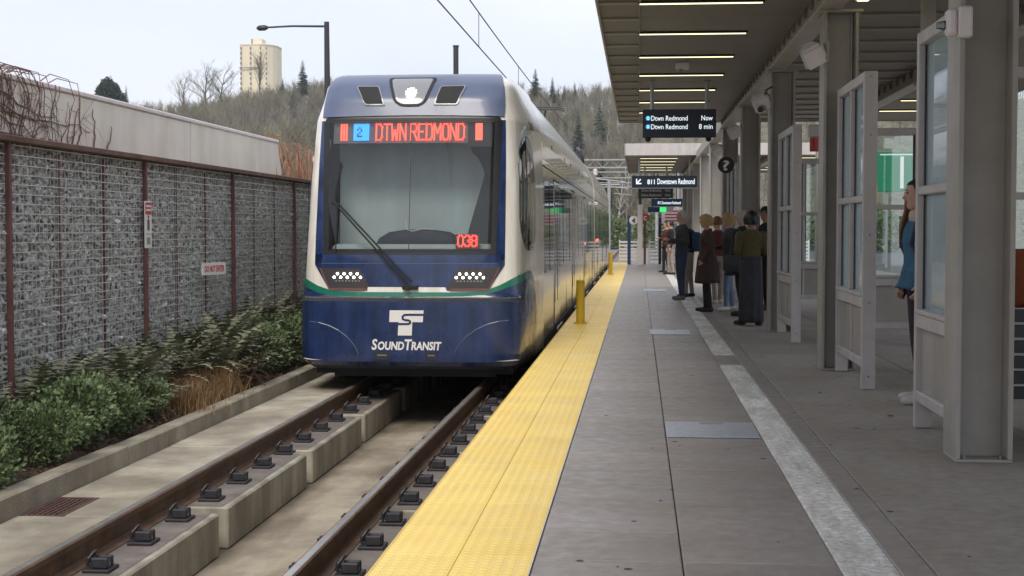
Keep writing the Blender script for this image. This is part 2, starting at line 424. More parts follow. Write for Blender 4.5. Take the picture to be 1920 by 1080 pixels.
# kerb
kb = MB(); kb.box(-4.14, -4.01, -2, 66, -0.62, -0.43); kerb = kb.build('kerb', 'kerb'); struct(kerb)
yk = [3.0, 5.4, 8.2, 11.0, 13.85, 16.7, 19.5, 22.4, 25.2, 28]
for a, b in zip(yk[:-1], yk[1:]):
    m2 = MB(); m2.bbox(-4.155, -4.003, a + 0.005, b - 0.005, -0.55, -0.25 + rnd.uniform(-0.006, 0.004), 0.014); m2.build('kerb_stone', 'kerb', kerb)
m2 = MB(); m2.box(-4.155, -4.003, 28.01, 66, -0.55, -0.252); m2.build('kerb_stone', 'kerb', kerb)

# planting bed
mb = MB(); n_ = 120
for i in range(n_ + 1):
    y = 3 + i * 0.35
    for k in range(6):
        x = -4.157 - k * 0.19
        mb.v.append((x, y, -0.30 + 0.05 * mnoise.noise((x * 3, y * 2, 1)) + 0.035 * k))
for i in range(n_):
    for k in range(5):
        a = i * 6 + k; mb.f.append((a, a + 1, a + 7, a + 6)); mb.m.append(0)
struct(mb.build('planting_bed', 'soil', smooth=True))

# plinths
plinth_y = [(2.2, 4.55), (4.78, 7.15), (7.38, 9.74), (9.96, 12.40), (12.62, 14.92), (15.12, 17.5), (17.75, 20.1), (20.4, 23), (23.3, 66)]
for a, b in plinth_y:
    for (x0, x1, side) in ((-3.6, -2.905, 'far'), (-2.03, -1.42, 'near')):
        m2 = MB(); m2.bbox(x0, x1, a, b, -0.828, -0.527, 0.012); 
        fz = len(m2.f)
        m2.add([(x0 + 0.03, a + 0.03, -0.524), (x1 - 0.05, a + 0.03, -0.524), (x1 - 0.05, b - 0.03, -0.524), (x0 + 0.03, b - 0.03, -0.524)], [(0, 1, 2, 3)], 1)
        o = m2.build('plinth', ['conc_plinth', 'plinth_top'])
        idx = plinth_y.index((a, b))
        nth = ['hidden first', 'nearest', 'second', 'third', 'fourth', 'fifth', 'sixth', 'seventh', 'last long'][idx]
        tag(o, '%s concrete plinth under the %s rail' % (nth, 'left' if side == 'far' else 'platform side'), 'plinth', 'concrete plinths under the rails')

# rails
prof = [(-.036, 0), (-.03, .006), (.03, .006), (.036, 0), (.036, -.032), (.010, -.045), (.008, -.135), (.02, -.148), (.07, -.156), (.07, -.168), (-.07, -.168), (-.07, -.156), (-.02, -.148), (-.008, -.135), (-.010, -.045), (-.036, -.032)]
fast_mesh = {}
def fastener_meshes():
    pl = MB(); pl.bbox(-.10, .11, -.115, .115, 0, .024, .006)
    pl.bbox(-.05, .085, -.07, -.028, .024, .105, .01)
    pl.bbox(-.05, .085, .028, .07, .024, .105, .01)
    pl.bbox(-.05, .05, -.0275, .0275, .024, .07, .006)
    ck = MB(); ck.tube([(-.085, -.04, .04), (-.075, -.04, .095), (-.045, -.02, .135), (-.03, 0, .145), (-.045, .02, .135), (-.075, .04, .095), (-.085, .04, .04)], .014, 7)
    bo = MB(); bo.cyl((.062, 0, .03), .022, .03, 6); bo.cyl((.062, 0, .058), .013, .02, 8); bo.cyl((.02, 0, .07), .018, .018, 6)
    out = []
    for b_, nm, mt in ((pl, 'fastener_plate', 'iron'), (ck, 'clip', 'iron'), (bo, 'bolt', 'bolt')):
        me = b_.mesh(nm); me.materials.append(MAT[mt]); out.append(me)
    return out
FM = fastener_meshes()
for (rx, lab, sg) in ((XL, 'rusty left running rail of the train track, farther from the platform', 1), (XR, 'polished dark running rail of the track beside the platform edge', 1)):
    rt = thing('rail', lab, 'rail', (rx, 4, TOR - 0.168))
    mb = MB(); mb.prism(prof, lambda p, k: (rx + p[0], 1.5 if k == 0 else 190, TOR - 0.006 + p[1]))
    mb.build('rail_section', 'rail', rt, smooth=30)
    mb = MB(); mb.box(rx - .022, rx + .022, 1.5, 190, TOR + 0.0002, TOR + 0.003); mb.build('running_face', 'rail_top', rt)
    y = 4.40
    while y < 18.5:
        for s_ in ((1,) if rx < -3 else (1, -1)):
            f = sub('fastener', FM[0], rt, ((s_ * 0.175) if (s_ > 0 or rx < -3) else -.112, y - 4 + (0.03 if s_ < 0 else 0), 0.0005), (0, 0, 0 if s_ > 0 else math.pi), (.76, .76, .76) if (s_ > 0 or rx < -3) else (.7, .7, .5))
            sub('clip', FM[1], f); sub('bolt', FM[2], f)
        y += 0.727

# ---- platform
pf = MB(); pf.box(-1.128, 7.3, -3, 63, -0.30, -0.03); pf.box(-0.95, 7.3, -3, 63, -0.95, -0.301)
plat = pf.build('platform', 'plat_dark'); struct(plat)
ROW = 0.6145; Y0 = 6.272 - 6 * ROW
def paver_mesh(x0, x1, L, mat, bev=0.006):
    b = MB(); b.bbox(-(x1 - x0) / 2 + 0.003, (x1 - x0) / 2 - 0.003, -L / 2 + 0.004, L / 2 - 0.004, -0.03, 0, bev)
    me = b.mesh('paver'); me.materials.append(MAT[mat]); return me
def pave(x0, x1, L, y0, y1, mat, name='paver', jit=0.0015, bev=0.006):
    me = paver_mesh(x0, x1, L, mat, bev); y = y0
    while y < y1 - 1e-6:
        sub(name, me, plat, ((x0 + x1) / 2 - plat['_o'][0], y + L / 2 - plat['_o'][1], rnd.uniform(-jit, 0) - plat['_o'][2]))
        y += L
    return y
ye = pave(-0.455, 0.195, ROW, Y0, 21, 'plat')
ye2 = pave(0.195, 0.862, ROW * 2, Y0, 21, 'plat')
ye3 = pave(1.105, 1.255, ROW * 4, Y0, 21, 'plat')
# large broomed slabs on the right, half of them running under the shelter
ye4 = pave(1.255, 2.75, ROW * 4, Y0 - 0.4, 22, 'plat_right', 'concrete_slab')
ye5 = pave(2.75, 4.4, ROW * 4, Y0 - 0.4, 22, 'plat_right', 'concrete_slab')
# the far stretch, where joints are too fine to tell apart
for (a, b, y0, mt) in ((-0.455, 0.195, ye, 'plat'), (0.195, 0.862, ye2, 'plat'), (1.105, 1.255, ye3, 'plat'), (1.255, 2.75, ye4, 'plat_right'), (2.75, 4.4, ye5, 'plat_right')):
    y = y0
    while y < 62.5:
        L = min(ROW * 8, 62.9 - y); m2 = MB(); m2.box(a + .003, b - .003, y + .004, y + L - .004, -0.03, -0.0012); m2.build('paving_bay', mt, plat); y += L
m2 = MB(); m2.box(4.403, 7.29, -3, 62.9, -0.03, -0.002); m2.build('paving_bay', 'plat_right', plat)
for a, b, y1 in ((-0.455, 0.862, Y0), (1.105, 1.255, Y0), (1.255, 4.4, Y0 - .4)):
    m2 = MB(); m2.box(a + .003, b - .003, -3, y1 - .004, -0.03, -0.0012); m2.build('paving_bay', 'plat', plat)
# pale tile strip
wm = MB(); wm.bbox(-.119, .119, -.304, .304, -.03, .002, .004)
for i in range(4): wm.box(-.095 + i * .055, -.07 + i * .055, -.295, .295, .0015, .0042)
wme = wm.mesh('pale_tile'); wme.materials.append(MAT['strip'])
y = Y0
while y < 33:
    if not (15.75 < y + 0.3 < 16.45) and not (19.2 < y + 0.3 < 19.3):
        sub('pale_tile', wme, plat, (0.9835 - plat['_o'][0], y + ROW / 2 - plat['_o'][1], -plat['_o'][2]))
    else:
        sub('pale_tile_gap', paver_mesh(0.862, 1.105, ROW, 'plat'), plat, (0.9835 - plat['_o'][0], y + ROW / 2 - plat['_o'][1], -plat['_o'][2]))
    y += ROW
m2 = MB(); m2.box(.865, 1.102, y, 62.9, -.03, .001); m2.build('pale_strip', 'strip', plat)
m2 = MB(); m2.box(.865, 1.102, -3, Y0 - .004, -.03, .001); m2.build('pale_strip', 'strip', plat)
# yellow tactile tiles with raised domes
def dome_tile(w, L):
    b = MB(); b.bbox(-w / 2 + .001, w / 2 - .001, -L / 2 + .001, L / 2 - .001, -.02, .004, .002)
    nx_, ny_ = 6, 12; px, py = w / nx_, L / ny_
    for i in range(nx_):
        for j in range(ny_):
            cx = -w / 2 + px * (i + .5); cy = -L / 2 + py * (j + .5); o = len(b.v); n = 8
            for rr, zz in ((.0205, .0035), (.0165, .0055), (.011, .0064)):
                b.v += [(cx + rr * math.cos(2 * math.pi * k / n), cy + rr * 1.22 * math.sin(2 * math.pi * k / n), zz) for k in range(n)]
            for q in range(2):
                for k in range(n):
                    k2 = (k + 1) % n; b.f.append((o + q * n + k, o + q * n + k2, o + (q + 1) * n + k2, o + (q + 1) * n + k)); b.m.append(0)
            b.f.append(tuple(o + 2 * n + k for k in range(n))); b.m.append(0)
    me = b.mesh('tactile_tile'); me.materials.append(MAT['yellow']); return me
TW = (0.665) / 2
tm = dome_tile(TW, ROW)
for c_ in (0, 1):
    y = Y0 - 2 * ROW
    while y < 62.6:
        sub('tactile_tile', tm, plat, (EDGE + .002 + TW * (c_ + .5) - plat['_o'][0], y + ROW / 2 - plat['_o'][1], .004 - plat['_o'][2]))
        y += ROW
m2 = MB(); m2.bbox(EDGE - .010, EDGE + .0005, -3, 62.9, -.16, .006, .003); m2.build('edge_nosing', 'yellow', plat)
m2 = MB(); m2.box(-.459, -.4555, -3, 62.9, -.03, .006); m2.build('tactile_trim', 'white_paint', plat)

# access hatches
def hatch(x0, x1, y0, y1, label):
    t = thing('access_hatch', label, 'hatch', ((x0 + x1) / 2, (y0 + y1) / 2, 0.002), 'steel hatches let into the platform')
    m2 = MB(); m2.bbox(x0, x1, y0, y1, .0015, .006, .002); m2.build('frame', 'steel_hatch', t)
    m2 = MB(); m2.bbox(x0 + .09, x1 - .02, y0 + .02, y1 - .02, .0055, .0085, .002); m2.build('cover', 'steel_hatch', t)
    m2 = MB(); m2.bbox(x0 + .02, x0 + .083, y0 + .02, y1 - .02, .0055, .0085, .002); m2.build('side_cover', 'steel_hatch', t)
    m2 = MB()
    xm = (x0 + x1) / 2
    m2.box(xm - .07, xm + .10, y1 - .14, y1 - .125, .0085, .0105); m2.box(xm - .07, xm + .10, y1 - .09, y1 - .08, .0085, .0105)
    m2.build('handle', 'bolt', t)
hatch(0.2, 0.85, 10.05, 10.85, 'large galvanised steel hatch in the paving, nearest the camera')
hatch(0.16, 0.72, 19.9, 20.9, 'pale steel hatch in the paving farther along the platform')
hatch(0.12, 0.66, 33.8, 35.2, 'small far hatch in the platform paving near the pale strip')

# bollards
def bollard(x, y, label, h=.68):
    t = thing('bollard', label, 'bollard', (x, y, .004), 'yellow bollards along the platform edge')
    m2 = MB(); m2.cyl((x, y, .012), .105, .014, 20); m2.build('base_plate', 'yellow_paint', t)
    for k in range(4):
        a = math.pi / 4 + k * math.pi / 2; m2 = MB(); m2.cyl((x + .085 * math.cos(a), y + .085 * math.sin(a), .026), .012, .015, 6); m2.build('bolt', 'yellow_paint', t)
    m2 = MB(); m2.tube([(x, y, .026), (x, y, h - .008), (x, y, h)], [.065, .065, .055], 24); m2.build('post', 'yellow_paint', t, smooth=40)
    m2 = MB(); m2.cyl((x, y, h - .045), .0662, .004, 24); m2.build('seam', 'iron', t)
bollard(-.885, 22.0, 'yellow steel bollard on the tactile strip, the nearer one')
bollard(-.90, 46.2, 'small far yellow bollard at the platform edge by the second car', .72)

# ================================================================== LEFT WALLS
WX = -5.0
PY = [11.0 - 3.16, 11.0, 14.16, 17.32, 20.48, 23.64, 26.8]
gab = thing('gabion_wall', 'stone filled wire mesh wall with maroon posts along the track', 'wall', (WX - .1, 16, -.3))
for i, y in enumerate(PY):
    m2 = MB(); m2.bbox(WX + .02, WX + .062, y - .022, y + .022, -.35, 2.14, .005); m2.build('post', 'maroon', gab)
for a, b in zip(PY[:-1], PY[1:]):
    for k in (1, 2):
        y = a + (b - a) * k / 3; m2 = MB(); m2.box(WX + .004, WX + .022, y - .014, y + .014, -.35, 2.10); m2.build('stiffener', 'maroon', gab)
    m2 = MB(); m2.bbox(WX - .13, WX + .11, a + .003, b - .003, 2.14, 2.19, .006); m2.build('cap_rail', 'rust', gab)
    m2 = MB()
    z = -.3
    while z < 2.13: m2.box(WX + .024, WX + .030, a + .036, b - .036, z, z + .0085); z += .078
    y = a + .08
    while y < b - .04: m2.box(WX + .0185, WX + .0235, y, y + .003, -.3, 2.13); y += .078
    m2.build('wire_mesh', 'wire', gab)
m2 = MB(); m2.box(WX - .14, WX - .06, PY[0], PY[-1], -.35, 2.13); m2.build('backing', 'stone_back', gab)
def shard(seed):
    r_ = random.Random(seed); bm = bmesh.new()
    for i in range(9):
        v = Vector((r_.uniform(-1, 1), r_.uniform(-1, 1), r_.uniform(-1, 1)))
        v = v.normalized() * r_.uniform(.75, 1.1); bm.verts.new((v.x * .65, v.y, v.z * .62))
    bmesh.ops.convex_hull(bm, input=list(bm.verts))
    bmesh.ops.delete(bm, geom=[v for v in bm.verts if not v.link_faces], context='VERTS')
    bmesh.ops.triangulate(bm, faces=list(bm.faces))
    return bm
shards = []
for i in range(10):
    b = MB(); b.bm(shard(i)); me = b.mesh('stone')
    bm = bmesh.new(); bm.from_mesh(me); bmesh.ops.recalc_face_normals(bm, faces=bm.faces); bm.to_mesh(me); bm.free()
    me.materials.append(MAT['stone']); shards.append((me, np.array([v.co[:] for v in me.vertices]), [tuple(p.vertices) for p in me.polygons]))
stones = []
y = PY[1] - .9
while y < 25.5:
    z = -.28 + rnd.uniform(0, .03)
    while z < 2.13:
        stones.append((y + rnd.uniform(-.022, .022), z, rnd.uniform(.030, .060))); z += rnd.uniform(.040, .066)
    y += .055
stones.sort(key=lambda s_: s_[0])
big = [s_ for s_ in stones if s_[1] > .25]
parts = set(map(id, big[:300]))
V = []; Fc = []; off_ = 0; go = np.array(gab['_o'])
for s_ in stones:
    k = rnd.randrange(10); rot = Matrix.Rotation(rnd.gauss(1.1, .5), 3, 'X') @ Matrix.Rotation(rnd.uniform(0, 6.28), 3, 'Z') @ Matrix.Rotation(rnd.uniform(-.5, .5), 3, 'Y')
    e = rnd.uniform(.9, 1.7); sc = Vector((s_[2] * .9, s_[2] * e, s_[2] * rnd.uniform(.6, 1.0)))
    x = WX - .045 + rnd.uniform(-.022, .016)
    if id(s_) in parts:
        sub('stone', shards[k][0], gab, (x - go[0], s_[0] - go[1], s_[1] - go[2]), rot.to_euler(), sc)
    else:
        A_ = (shards[k][1] * np.array(sc)) @ np.array(rot).T + np.array((x, s_[0], s_[1])) - go
        V.append(A_); Fc += [tuple(i + off_ for i in f) for f in shards[k][2]]; off_ += len(A_)
me = bpy.data.meshes.new('stone_fill'); me.from_pydata(np.concatenate(V).tolist(), [], Fc); me.materials.append(MAT['stone'])
# per-stone tone so that the joined fill varies as the single stones do
sf = bpy.data.objects.new('stone_fill', me); col.objects.link(sf); sf.parent = gab; sf['kind'] = 'stuff'

rw = thing('retaining_wall', 'tall pale concrete retaining wall above the stone filled mesh', 'wall', (-5.3, 12, -.3))
seg = [(-4, 3.1), (3.1, 6.4), (6.4, 9.68), (9.68, 12.97), (12.97, 16.26)]
for a, b in seg:
    m2 = MB(); m2.bbox(-5.40, -5.15, a + .008, b - .008, -.35, 2.68, .01); m2.build('wall_panel', 'wall_conc', rw)
    m2 = MB(); m2.bbox(-5.43, -5.13, a + .004, b - .004, 2.68, 2.725, .008); m2.build('coping', 'coping', rw)
m2 = MB(); m2.prism([(16.268, -.35), (20.65, -.35), (20.62, 2.1), (20.27, 2.68), (16.268, 2.68)], lambda p, k: (-5.40 if k == 0 else -5.15, p[0], p[1])); m2.build('wall_panel', 'wall_conc', rw)
m2 = MB(); m2.bbox(-5.43, -5.13, 16.264, 20.28, 2.68, 2.725, .008); m2.build('coping', 'coping', rw)
m2 = MB(); m2.box(-5.38, -5.17, -4, 20.2, -.35, 2.67); m2.build('joint_filler', 'stone_back', rw)

# ---- two small signs on the mesh wall
t = thing('warning_sign', 'tall white warning sign with red heading on the maroon post', 'sign', (WX + .11, 14.16, 1.12), None)
m2 = MB(); m2.bbox(WX + .064, WX + .072, 14.16 - .10, 14.16 + .10, 1.26, 1.735, .003); m2.build('board', 'white_paint', t)
m2 = MB(); m2.box(WX + .072, WX + .0745, 14.16 - .085, 14.16 + .085, 1.60, 1.72); m2.build('red_heading', 'red_sign', t)
m2 = MB()
for k in range(2): m2.box(WX + .0745, WX + .0760, 14.16 - .07, 14.16 + .07, 1.635 + k * .04, 1.655 + k * .04)
m2.build('heading_lettering', 'white_paint', t)
m2 = MB(); m2.box(WX + .072, WX + .0745, 14.16 - .03, 14.16 + .03, 1.44, 1.55); m2.cyl((WX + .072, 14.16, 1.575), .018, .0025, 12, 0, 'x'); m2.build('pictogram', 'maroon', t)
m2 = MB(); m2.box(WX + .072, WX + .0745, 14.16 - .085, 14.16 + .085, 1.40, 1.407)
m2.box(WX + .072, WX + .0745, 14.16 - .05, 14.16 + .05, 1.30, 1.37); m2.build('lower_mark', 'galv', t)
def face_text(body, h, mid, xdir, ydir, parent, name, mat, bold=0.0, sx=1.0, shear=0.0, nrm=None, off=.001, maxw=None):
    """lettering laid on a plane: mid = centre point, xdir/ydir unit vectors"""
    vs, fs = text_geo(body, h, bold, sx, shear, .0008)
    a = np.array(vs); c_ = (a.max(0) + a.min(0)) / 2; w = a[:, 0].max() - a[:, 0].min(); k = 1.0
    if maxw: k = maxw / w
    X, Yv = Vector(xdir), Vector(ydir); N = X.cross(Yv)
    b = MB(); b.add([Vector(mid) + X * ((p[0] - c_[0]) * k) + Yv * (p[1] - c_[1]) + N * (p[2] + off) for p in vs], fs)
    return b.build(name, mat, parent, flip=False)
t = thing('notice_plate', 'small white plate reading DO NOT ENTER on the stone wall', 'sign', (WX + .12, 16.15, .98))
m2 = MB(); ya, yb = 15.92, 16.42
m2.prism([(WX + .07, ya), (WX + .185, yb), (WX + .205, yb), (WX + .09, ya)], lambda p, k: (p[0], p[1], .93 if k == 0 else 1.07)); m2.build('plate', 'white_paint', t)
fx = Vector((WX + .205, yb, 0)) - Vector((WX + .09, ya, 0)); fx.normalize()
face_text('DO NOT ENTER', .10, (WX + .1475, 16.17, 1.0), fx, (0, 0, 1), t, 'lettering', 'red_sign', .002, 1, 0, None, .002, .44)

# ================================================================== TRAIN
XC, YF = -2.59, 16.0
train = thing('light_rail_train', 'blue and white light rail train pulling in at the platform', 'train', (XC, YF, TOR))
LV = [  # z, half widths, setbacks from the bumper face
 (-.13, [0, .5, .88, 1.06, 1.14, 1.195, 1.24, 1.30, 1.325], [.10, .11, .15, .22, .34, .50, .90, 1.8, 3.2]),
 (-.03, [0, .5, .95, 1.12, 1.20, 1.245, 1.28, 1.31, 1.325], [.0, .01, .04, .08, .14, .22, .50, 1.4, 3.2]),
 (.64, [0, .5, .95, 1.12, 1.20, 1.245, 1.28, 1.31, 1.325], [.0, .01, .04, .08, .14, .22, .50, 1.4, 3.2]),
 (.665, [0, .5, .94, 1.11, 1.19, 1.237, 1.275, 1.31, 1.325], [.04, .05, .08, .12, .18, .26, .53, 1.45, 3.2]),
 (.70, [0, .5, .93, 1.09, 1.18, 1.235, 1.275, 1.31, 1.325], [.06, .07, .10, .14, .20, .29, .55, 1.5, 3.2]),
 (1.12, [0, .5, .92, 1.08, 1.165, 1.22, 1.265, 1.305, 1.325], [.09, .10, .13, .17, .235, .33, .62, 1.55, 3.2]),
 (2.0, [0, .5, .90, 1.05, 1.14, 1.20, 1.25, 1.295, 1.315], [.25, .26, .29, .33, .40, .50, .80, 1.65, 3.2]),
 (2.72, [0, .5, .88, 1.02, 1.10, 1.16, 1.21, 1.255, 1.29], [.38, .39, .42, .465, .54, .66, 1.0, 1.8, 3.2]),
 (2.95, [0, .5, .86, .99, 1.065, 1.115, 1.16, 1.205, 1.23], [.45, .46, .50, .56, .66, .82, 1.15, 1.95, 3.2]),
 (3.12, [0, .5, .88, 1.0, 1.06, 1.10, 1.13, 1.155, 1.17], [.60, .61, .64, .70, .80, .96, 1.26, 2.05, 3.2]),
 (3.22, [0, .5, .87, .985, 1.04, 1.075, 1.10, 1.115, 1.13], [.80, .81, .84, .90, .99, 1.12, 1.4, 2.15, 3.2]),
 (3.275, [0, .5, .86, .965, 1.02, 1.05, 1.07, 1.085, 1.095], [1.05, 1.06, 1.09, 1.14, 1.20, 1.32, 1.55, 2.2, 3.2]),
 (3.295, [0, .45, .75, .86, .92, .95, .97, .98, .99], [1.4, 1.41, 1.44, 1.48, 1.54, 1.62, 1.8, 2.4, 3.2]),
]
LZ = np.array([l[0] for l in LV]); LH = np.array([l[1] for l in LV]); LD = np.array([l[2] for l in LV])
def hermite(xq, xs_, ys_):
    """monotone cubic through the table, so that the skin has no facets"""
    h = np.diff(xs_); d = np.diff(ys_) / h; m = np.zeros(len(xs_)); m[0], m[-1] = d[0], d[-1]
    for i in range(1, len(xs_) - 1):
        m[i] = 0 if d[i - 1] * d[i] <= 0 else 2 * d[i - 1] * d[i] / (d[i - 1] + d[i])
    i = int(min(max(np.searchsorted(xs_, xq) - 1, 0), len(h) - 1)); t_ = min(1, max(0, (xq - xs_[i]) / h[i]))
    return ((1 + 2 * t_) * (1 - t_) ** 2 * ys_[i] + t_ * (1 - t_) ** 2 * h[i] * m[i] + t_ * t_ * (3 - 2 * t_) * ys_[i + 1] + t_ * t_ * (t_ - 1) * h[i] * m[i + 1])
_lc = {}
def level(z):
    k = round(z, 3)
    if k in _lc: return _lc[k]
    hw = np.array([np.interp(z, LZ, LH[:, j]) for j in range(9)]); dy = np.array([np.interp(z, LZ, LD[:, j]) for j in range(9)])
    tt = np.arange(9.0); tq = np.linspace(0, 8, 65)
    H_ = np.array([hermite(t_, tt, hw) for t_ in tq]); D_ = np.array([hermite(t_, tt, dy) for t_ in tq])
    _lc[k] = (H_, D_); return _lc[k]
def Fy(x, z):
    H_, D_ = level(z); return float(np.interp(abs(x), H_, D_))
def S(u, z):
    """u in -8..8 along the outline"""
    H_, D_ = level(z); a = abs(u) * 8
    h = float(np.interp(a, np.arange(65), H_)); d = float(np.interp(a, np.arange(65), D_))
    return (XC + math.copysign(h, u), YF + d, z)
def Snrm(u, z):
    a = Vector(S(u + .02, z)) - Vector(S(u - .02, z)); b = Vector(S(u, min(z + .01, 3.29))) - Vector(S(u, z - .01))
    n = a.cross(b); n.normalize(); return n if (n.y < 0 or n.x * u > 0) else -n
def Fn(x, z):
    e = .01; a = Vector((2 * e, Fy(x + e, z) - Fy(x - e, z), 0)); b = Vector((0, Fy(x, z + e) - Fy(x, z - e), 2 * e))
    n = a.cross(b).normalized(); return n if n.y < 0 else -n

def patch(poly, off, name, mat, parent=None, th=0.01, gx=.06, gz=.06, smooth=True):
    """a panel with the outline poly (x, z on the front) laid on the nose skin, off metres proud of it"""
    bm = bmesh.new()
    f = bm.faces.new([bm.verts.new((p[0], 0, p[1])) for p in poly])
    xs_ = [p[0] for p in poly]; zs_ = [p[1] for p in poly]
    x = math.floor(min(xs_) / gx) * gx + gx * .37
    while x < max(xs_):
        bmesh.ops.bisect_plane(bm, geom=list(bm.verts) + list(bm.edges) + list(bm.faces), plane_co=(x, 0, 0), plane_no=(1, 0, 0)); x += gx
    z = math.floor(min(zs_) / gz) * gz + gz * .41
    while z < max(zs_):
        bmesh.ops.bisect_plane(bm, geom=list(bm.verts) + list(bm.edges) + list(bm.faces), plane_co=(0, 0, z), plane_no=(0, 0, 1)); z += gz
    bmesh.ops.triangulate(bm, faces=[f_ for f_ in bm.faces if len(f_.verts) > 4])
    nr = {}
    bm.verts.index_update(); bm.normal_update()
    fl = sum(f_.normal.y for f_ in bm.faces) > 0
    edge = [e for e in bm.edges if e.is_boundary]
    V_ = []; B_ = []
    for v in bm.verts:
        x_, z_ = v.co.x, v.co.z; n = Fn(x_, z_); p = Vector((XC + x_, YF + Fy(x_, z_), z_))
        V_.append(p + n * off); B_.append(p + n * (off - th))
    mb_ = MB(); k = len(V_)
    fs = [[v.index for v in (reversed(f_.verts) if fl else f_.verts)] for f_ in bm.faces]
    es = [(e.verts[0].index, e.verts[1].index) for e in edge]
    bm.free()
    mb_.add(V_ + B_, fs + [[a, b, b + k, a + k] for a, b in es])
    return mb_.build(name, mat, parent or train, smooth=35 if smooth else False)

def strip(u0, u1, z0, z1, off, name, mat, parent=None, nu=70, nz=14, th=.012):
    mb_ = MB(); rows = []
    for k in (0, 1):
        for j in range(nz + 1):
            z = z0 + (z1 - z0) * j / nz
            for i in range(nu + 1):
                u = u0 + (u1 - u0) * i / nu
                mb_.v.append(tuple(Vector(S(u, z)) + Snrm(u, z) * (off - k * th)))
    n = nu + 1; K = n * (nz + 1)
    for j in range(nz):
        for i in range(nu):
            a = j * n + i; mb_.f.append((a, a + 1, a + n + 1, a + n)); mb_.m.append(0)
    bd = [(i, i + 1) for i in range(nu)] + [(nz * n + i + 1, nz * n + i) for i in range(nu)] + [((j + 1) * n, j * n) for j in range(nz)] + [(j * n + nu, (j + 1) * n + nu) for j in range(nz)]
    for a, b in bd: mb_.f.append((a, b, b + K, a + K)); mb_.m.append(0)
    return mb_.build(name, mat, parent or train, smooth=35)

def rpoly(pts, r, n=5):
    """polygon with rounded corners"""
    out = []; k = len(pts)
    for i in range(k):
        p = Vector(pts[i]).to_3d(); a = Vector(pts[i - 1]).to_3d(); b = Vector(pts[(i + 1) % k]).to_3d()
        da = (a - p); db = (b - p); ra = min(r, da.length * .45); rb = min(r, db.length * .45)
        A_ = p + da.normalized() * ra; B_ = p + db.normalized() * rb
        for j in range(n + 1):
            t_ = j / n; q = A_ * (1 - t_) ** 2 + p * 2 * t_ * (1 - t_) + B_ * t_ ** 2; out.append((q.x, q.y))
    return out

# ---- white nose shell (with the windscreen opening left out)
zg = sorted(set([round(z, 3) for z in list(np.linspace(-.13, 3.295, 60))] + [.64, .665, .70, 1.17, 2.70, -.03]))
mb = MB(); nu = 96; us = [-8 + 16 * i / nu for i in range(nu + 1)]
for z in zg:
    for u in us: mb.v.append(S(u, z))
n = nu + 1
for j in range(len(zg) - 1):
    for i in range(nu):
        cx = (S((us[i] + us[i + 1]) / 2, (zg[j] + zg[j + 1]) / 2)[0] - XC); cz = (zg[j] + zg[j + 1]) / 2
        if abs(cx) < .96 and 1.19 < cz < 2.69: continue
        a = j * n + i; mb.f.append((a, a + 1, a + n + 1, a + n)); mb.m.append(0)
mb.f.append(tuple((len(zg) - 1) * n + i for i in range(n))); mb.m.append(0)
cab = mb.build('cab_shell', 'train_white', train, smooth=50)
# ---- bumper, cowl
bump = strip(-6.6, 6.6, -.088, .635, .008, 'bumper', 'navy', nu=90)
strip(-6.6, 6.6, .638, .676, .003, 'bumper_seam', 'skirt', nu=90, nz=3)
strip(-7.6, 7.6, -.128, -.090, .006, 'underskirt', 'skirt', nu=80, nz=2)
cowl_poly = [(-1.045, 2.735), (-.5, 2.745), (0, 2.75), (.5, 2.745), (1.045, 2.735), (1.045, 2.85), (1.035, 2.98), (1.02, 3.10), (.99, 3.21), (.955, 3.268), (-.955, 3.268), (-.99, 3.21), (-1.02, 3.10), (-1.035, 2.98), (-1.045, 2.85)]
cowl = patch(cowl_poly, .02, 'roof_cowl', 'cowl', th=.03, gx=.05, gz=.04)
patch([(-1.0, 2.724), (1.0, 2.724), (1.0, 2.734), (.5, 2.744), (0, 2.749), (-.5, 2.744), (-1.0, 2.734)], .006, 'cowl_gap', 'black')
# vents and centre lamp in the cowl
for pts in ([(-.693, 3.101), (-.405, 3.096), (-.309, 2.86), (-.554, 2.863)], [(.300, 3.092), (.618, 3.098), (.522, 2.862), (.235, 2.864)]):
    c_ = (sum(p[0] for p in pts) / 4, sum(p[1] for p in pts) / 4)
    sh = lambda k: [(c_[0] + (p[0] - c_[0]) * k, c_[1] + (p[1] - c_[1]) * k) for p in pts]
    vt = patch(rpoly(pts, .03), .030, 'air_vent', 'cowl', th=.012)
    patch(rpoly(sh(.94), .03), .033, 'vent_rim', 'lamp_lens', vt, th=.006)
    patch(rpoly(sh(.84), .02), .036, 'vent_grille', 'rubber', vt, th=.006)
lp = [(-.325, 3.195), (.255, 3.195), (.165, 2.91), (.085, 2.85), (-.135, 2.85), (-.22, 2.91)]
lp_in = [(-.28, 3.175), (.212, 3.175), (.135, 2.92), (.07, 2.875), (-.12, 2.875), (-.19, 2.92)]
hl = patch(rpoly(lp, .05), .030, 'roof_lamp', 'skirt', th=.012)
patch(rpoly(lp_in, .04), .034, 'lamp_lens', 'lamp_lens', hl, th=.008)
mb = MB()
def disc_on(mb_, x, z, r, off=.04, n=10, th=.006):
    nrm = Fn(x, z); p = Vector((XC + x, YF + Fy(x, z), z)) + nrm * off; t1 = nrm.cross(Vector((0, 0, 1))).normalized(); t2 = t1.cross(nrm)
    ring = lambda o_: [p + nrm * o_ + t1 * (r * math.cos(2 * math.pi * k / n)) + t2 * (r * math.sin(2 * math.pi * k / n)) for k in range(n)]
    mb_.rings([ring(-th), ring(0)])
for (ring_r, cnt) in ((0, 1), (.028, 6), (.054, 11)):
    for k in range(cnt):
        a = 2 * math.pi * k / cnt; disc_on(mb, -.023 + ring_r * math.cos(a), 2.995 + ring_r * math.sin(a), .0115)
mb.build('lamp_leds', 'led_white', hl)

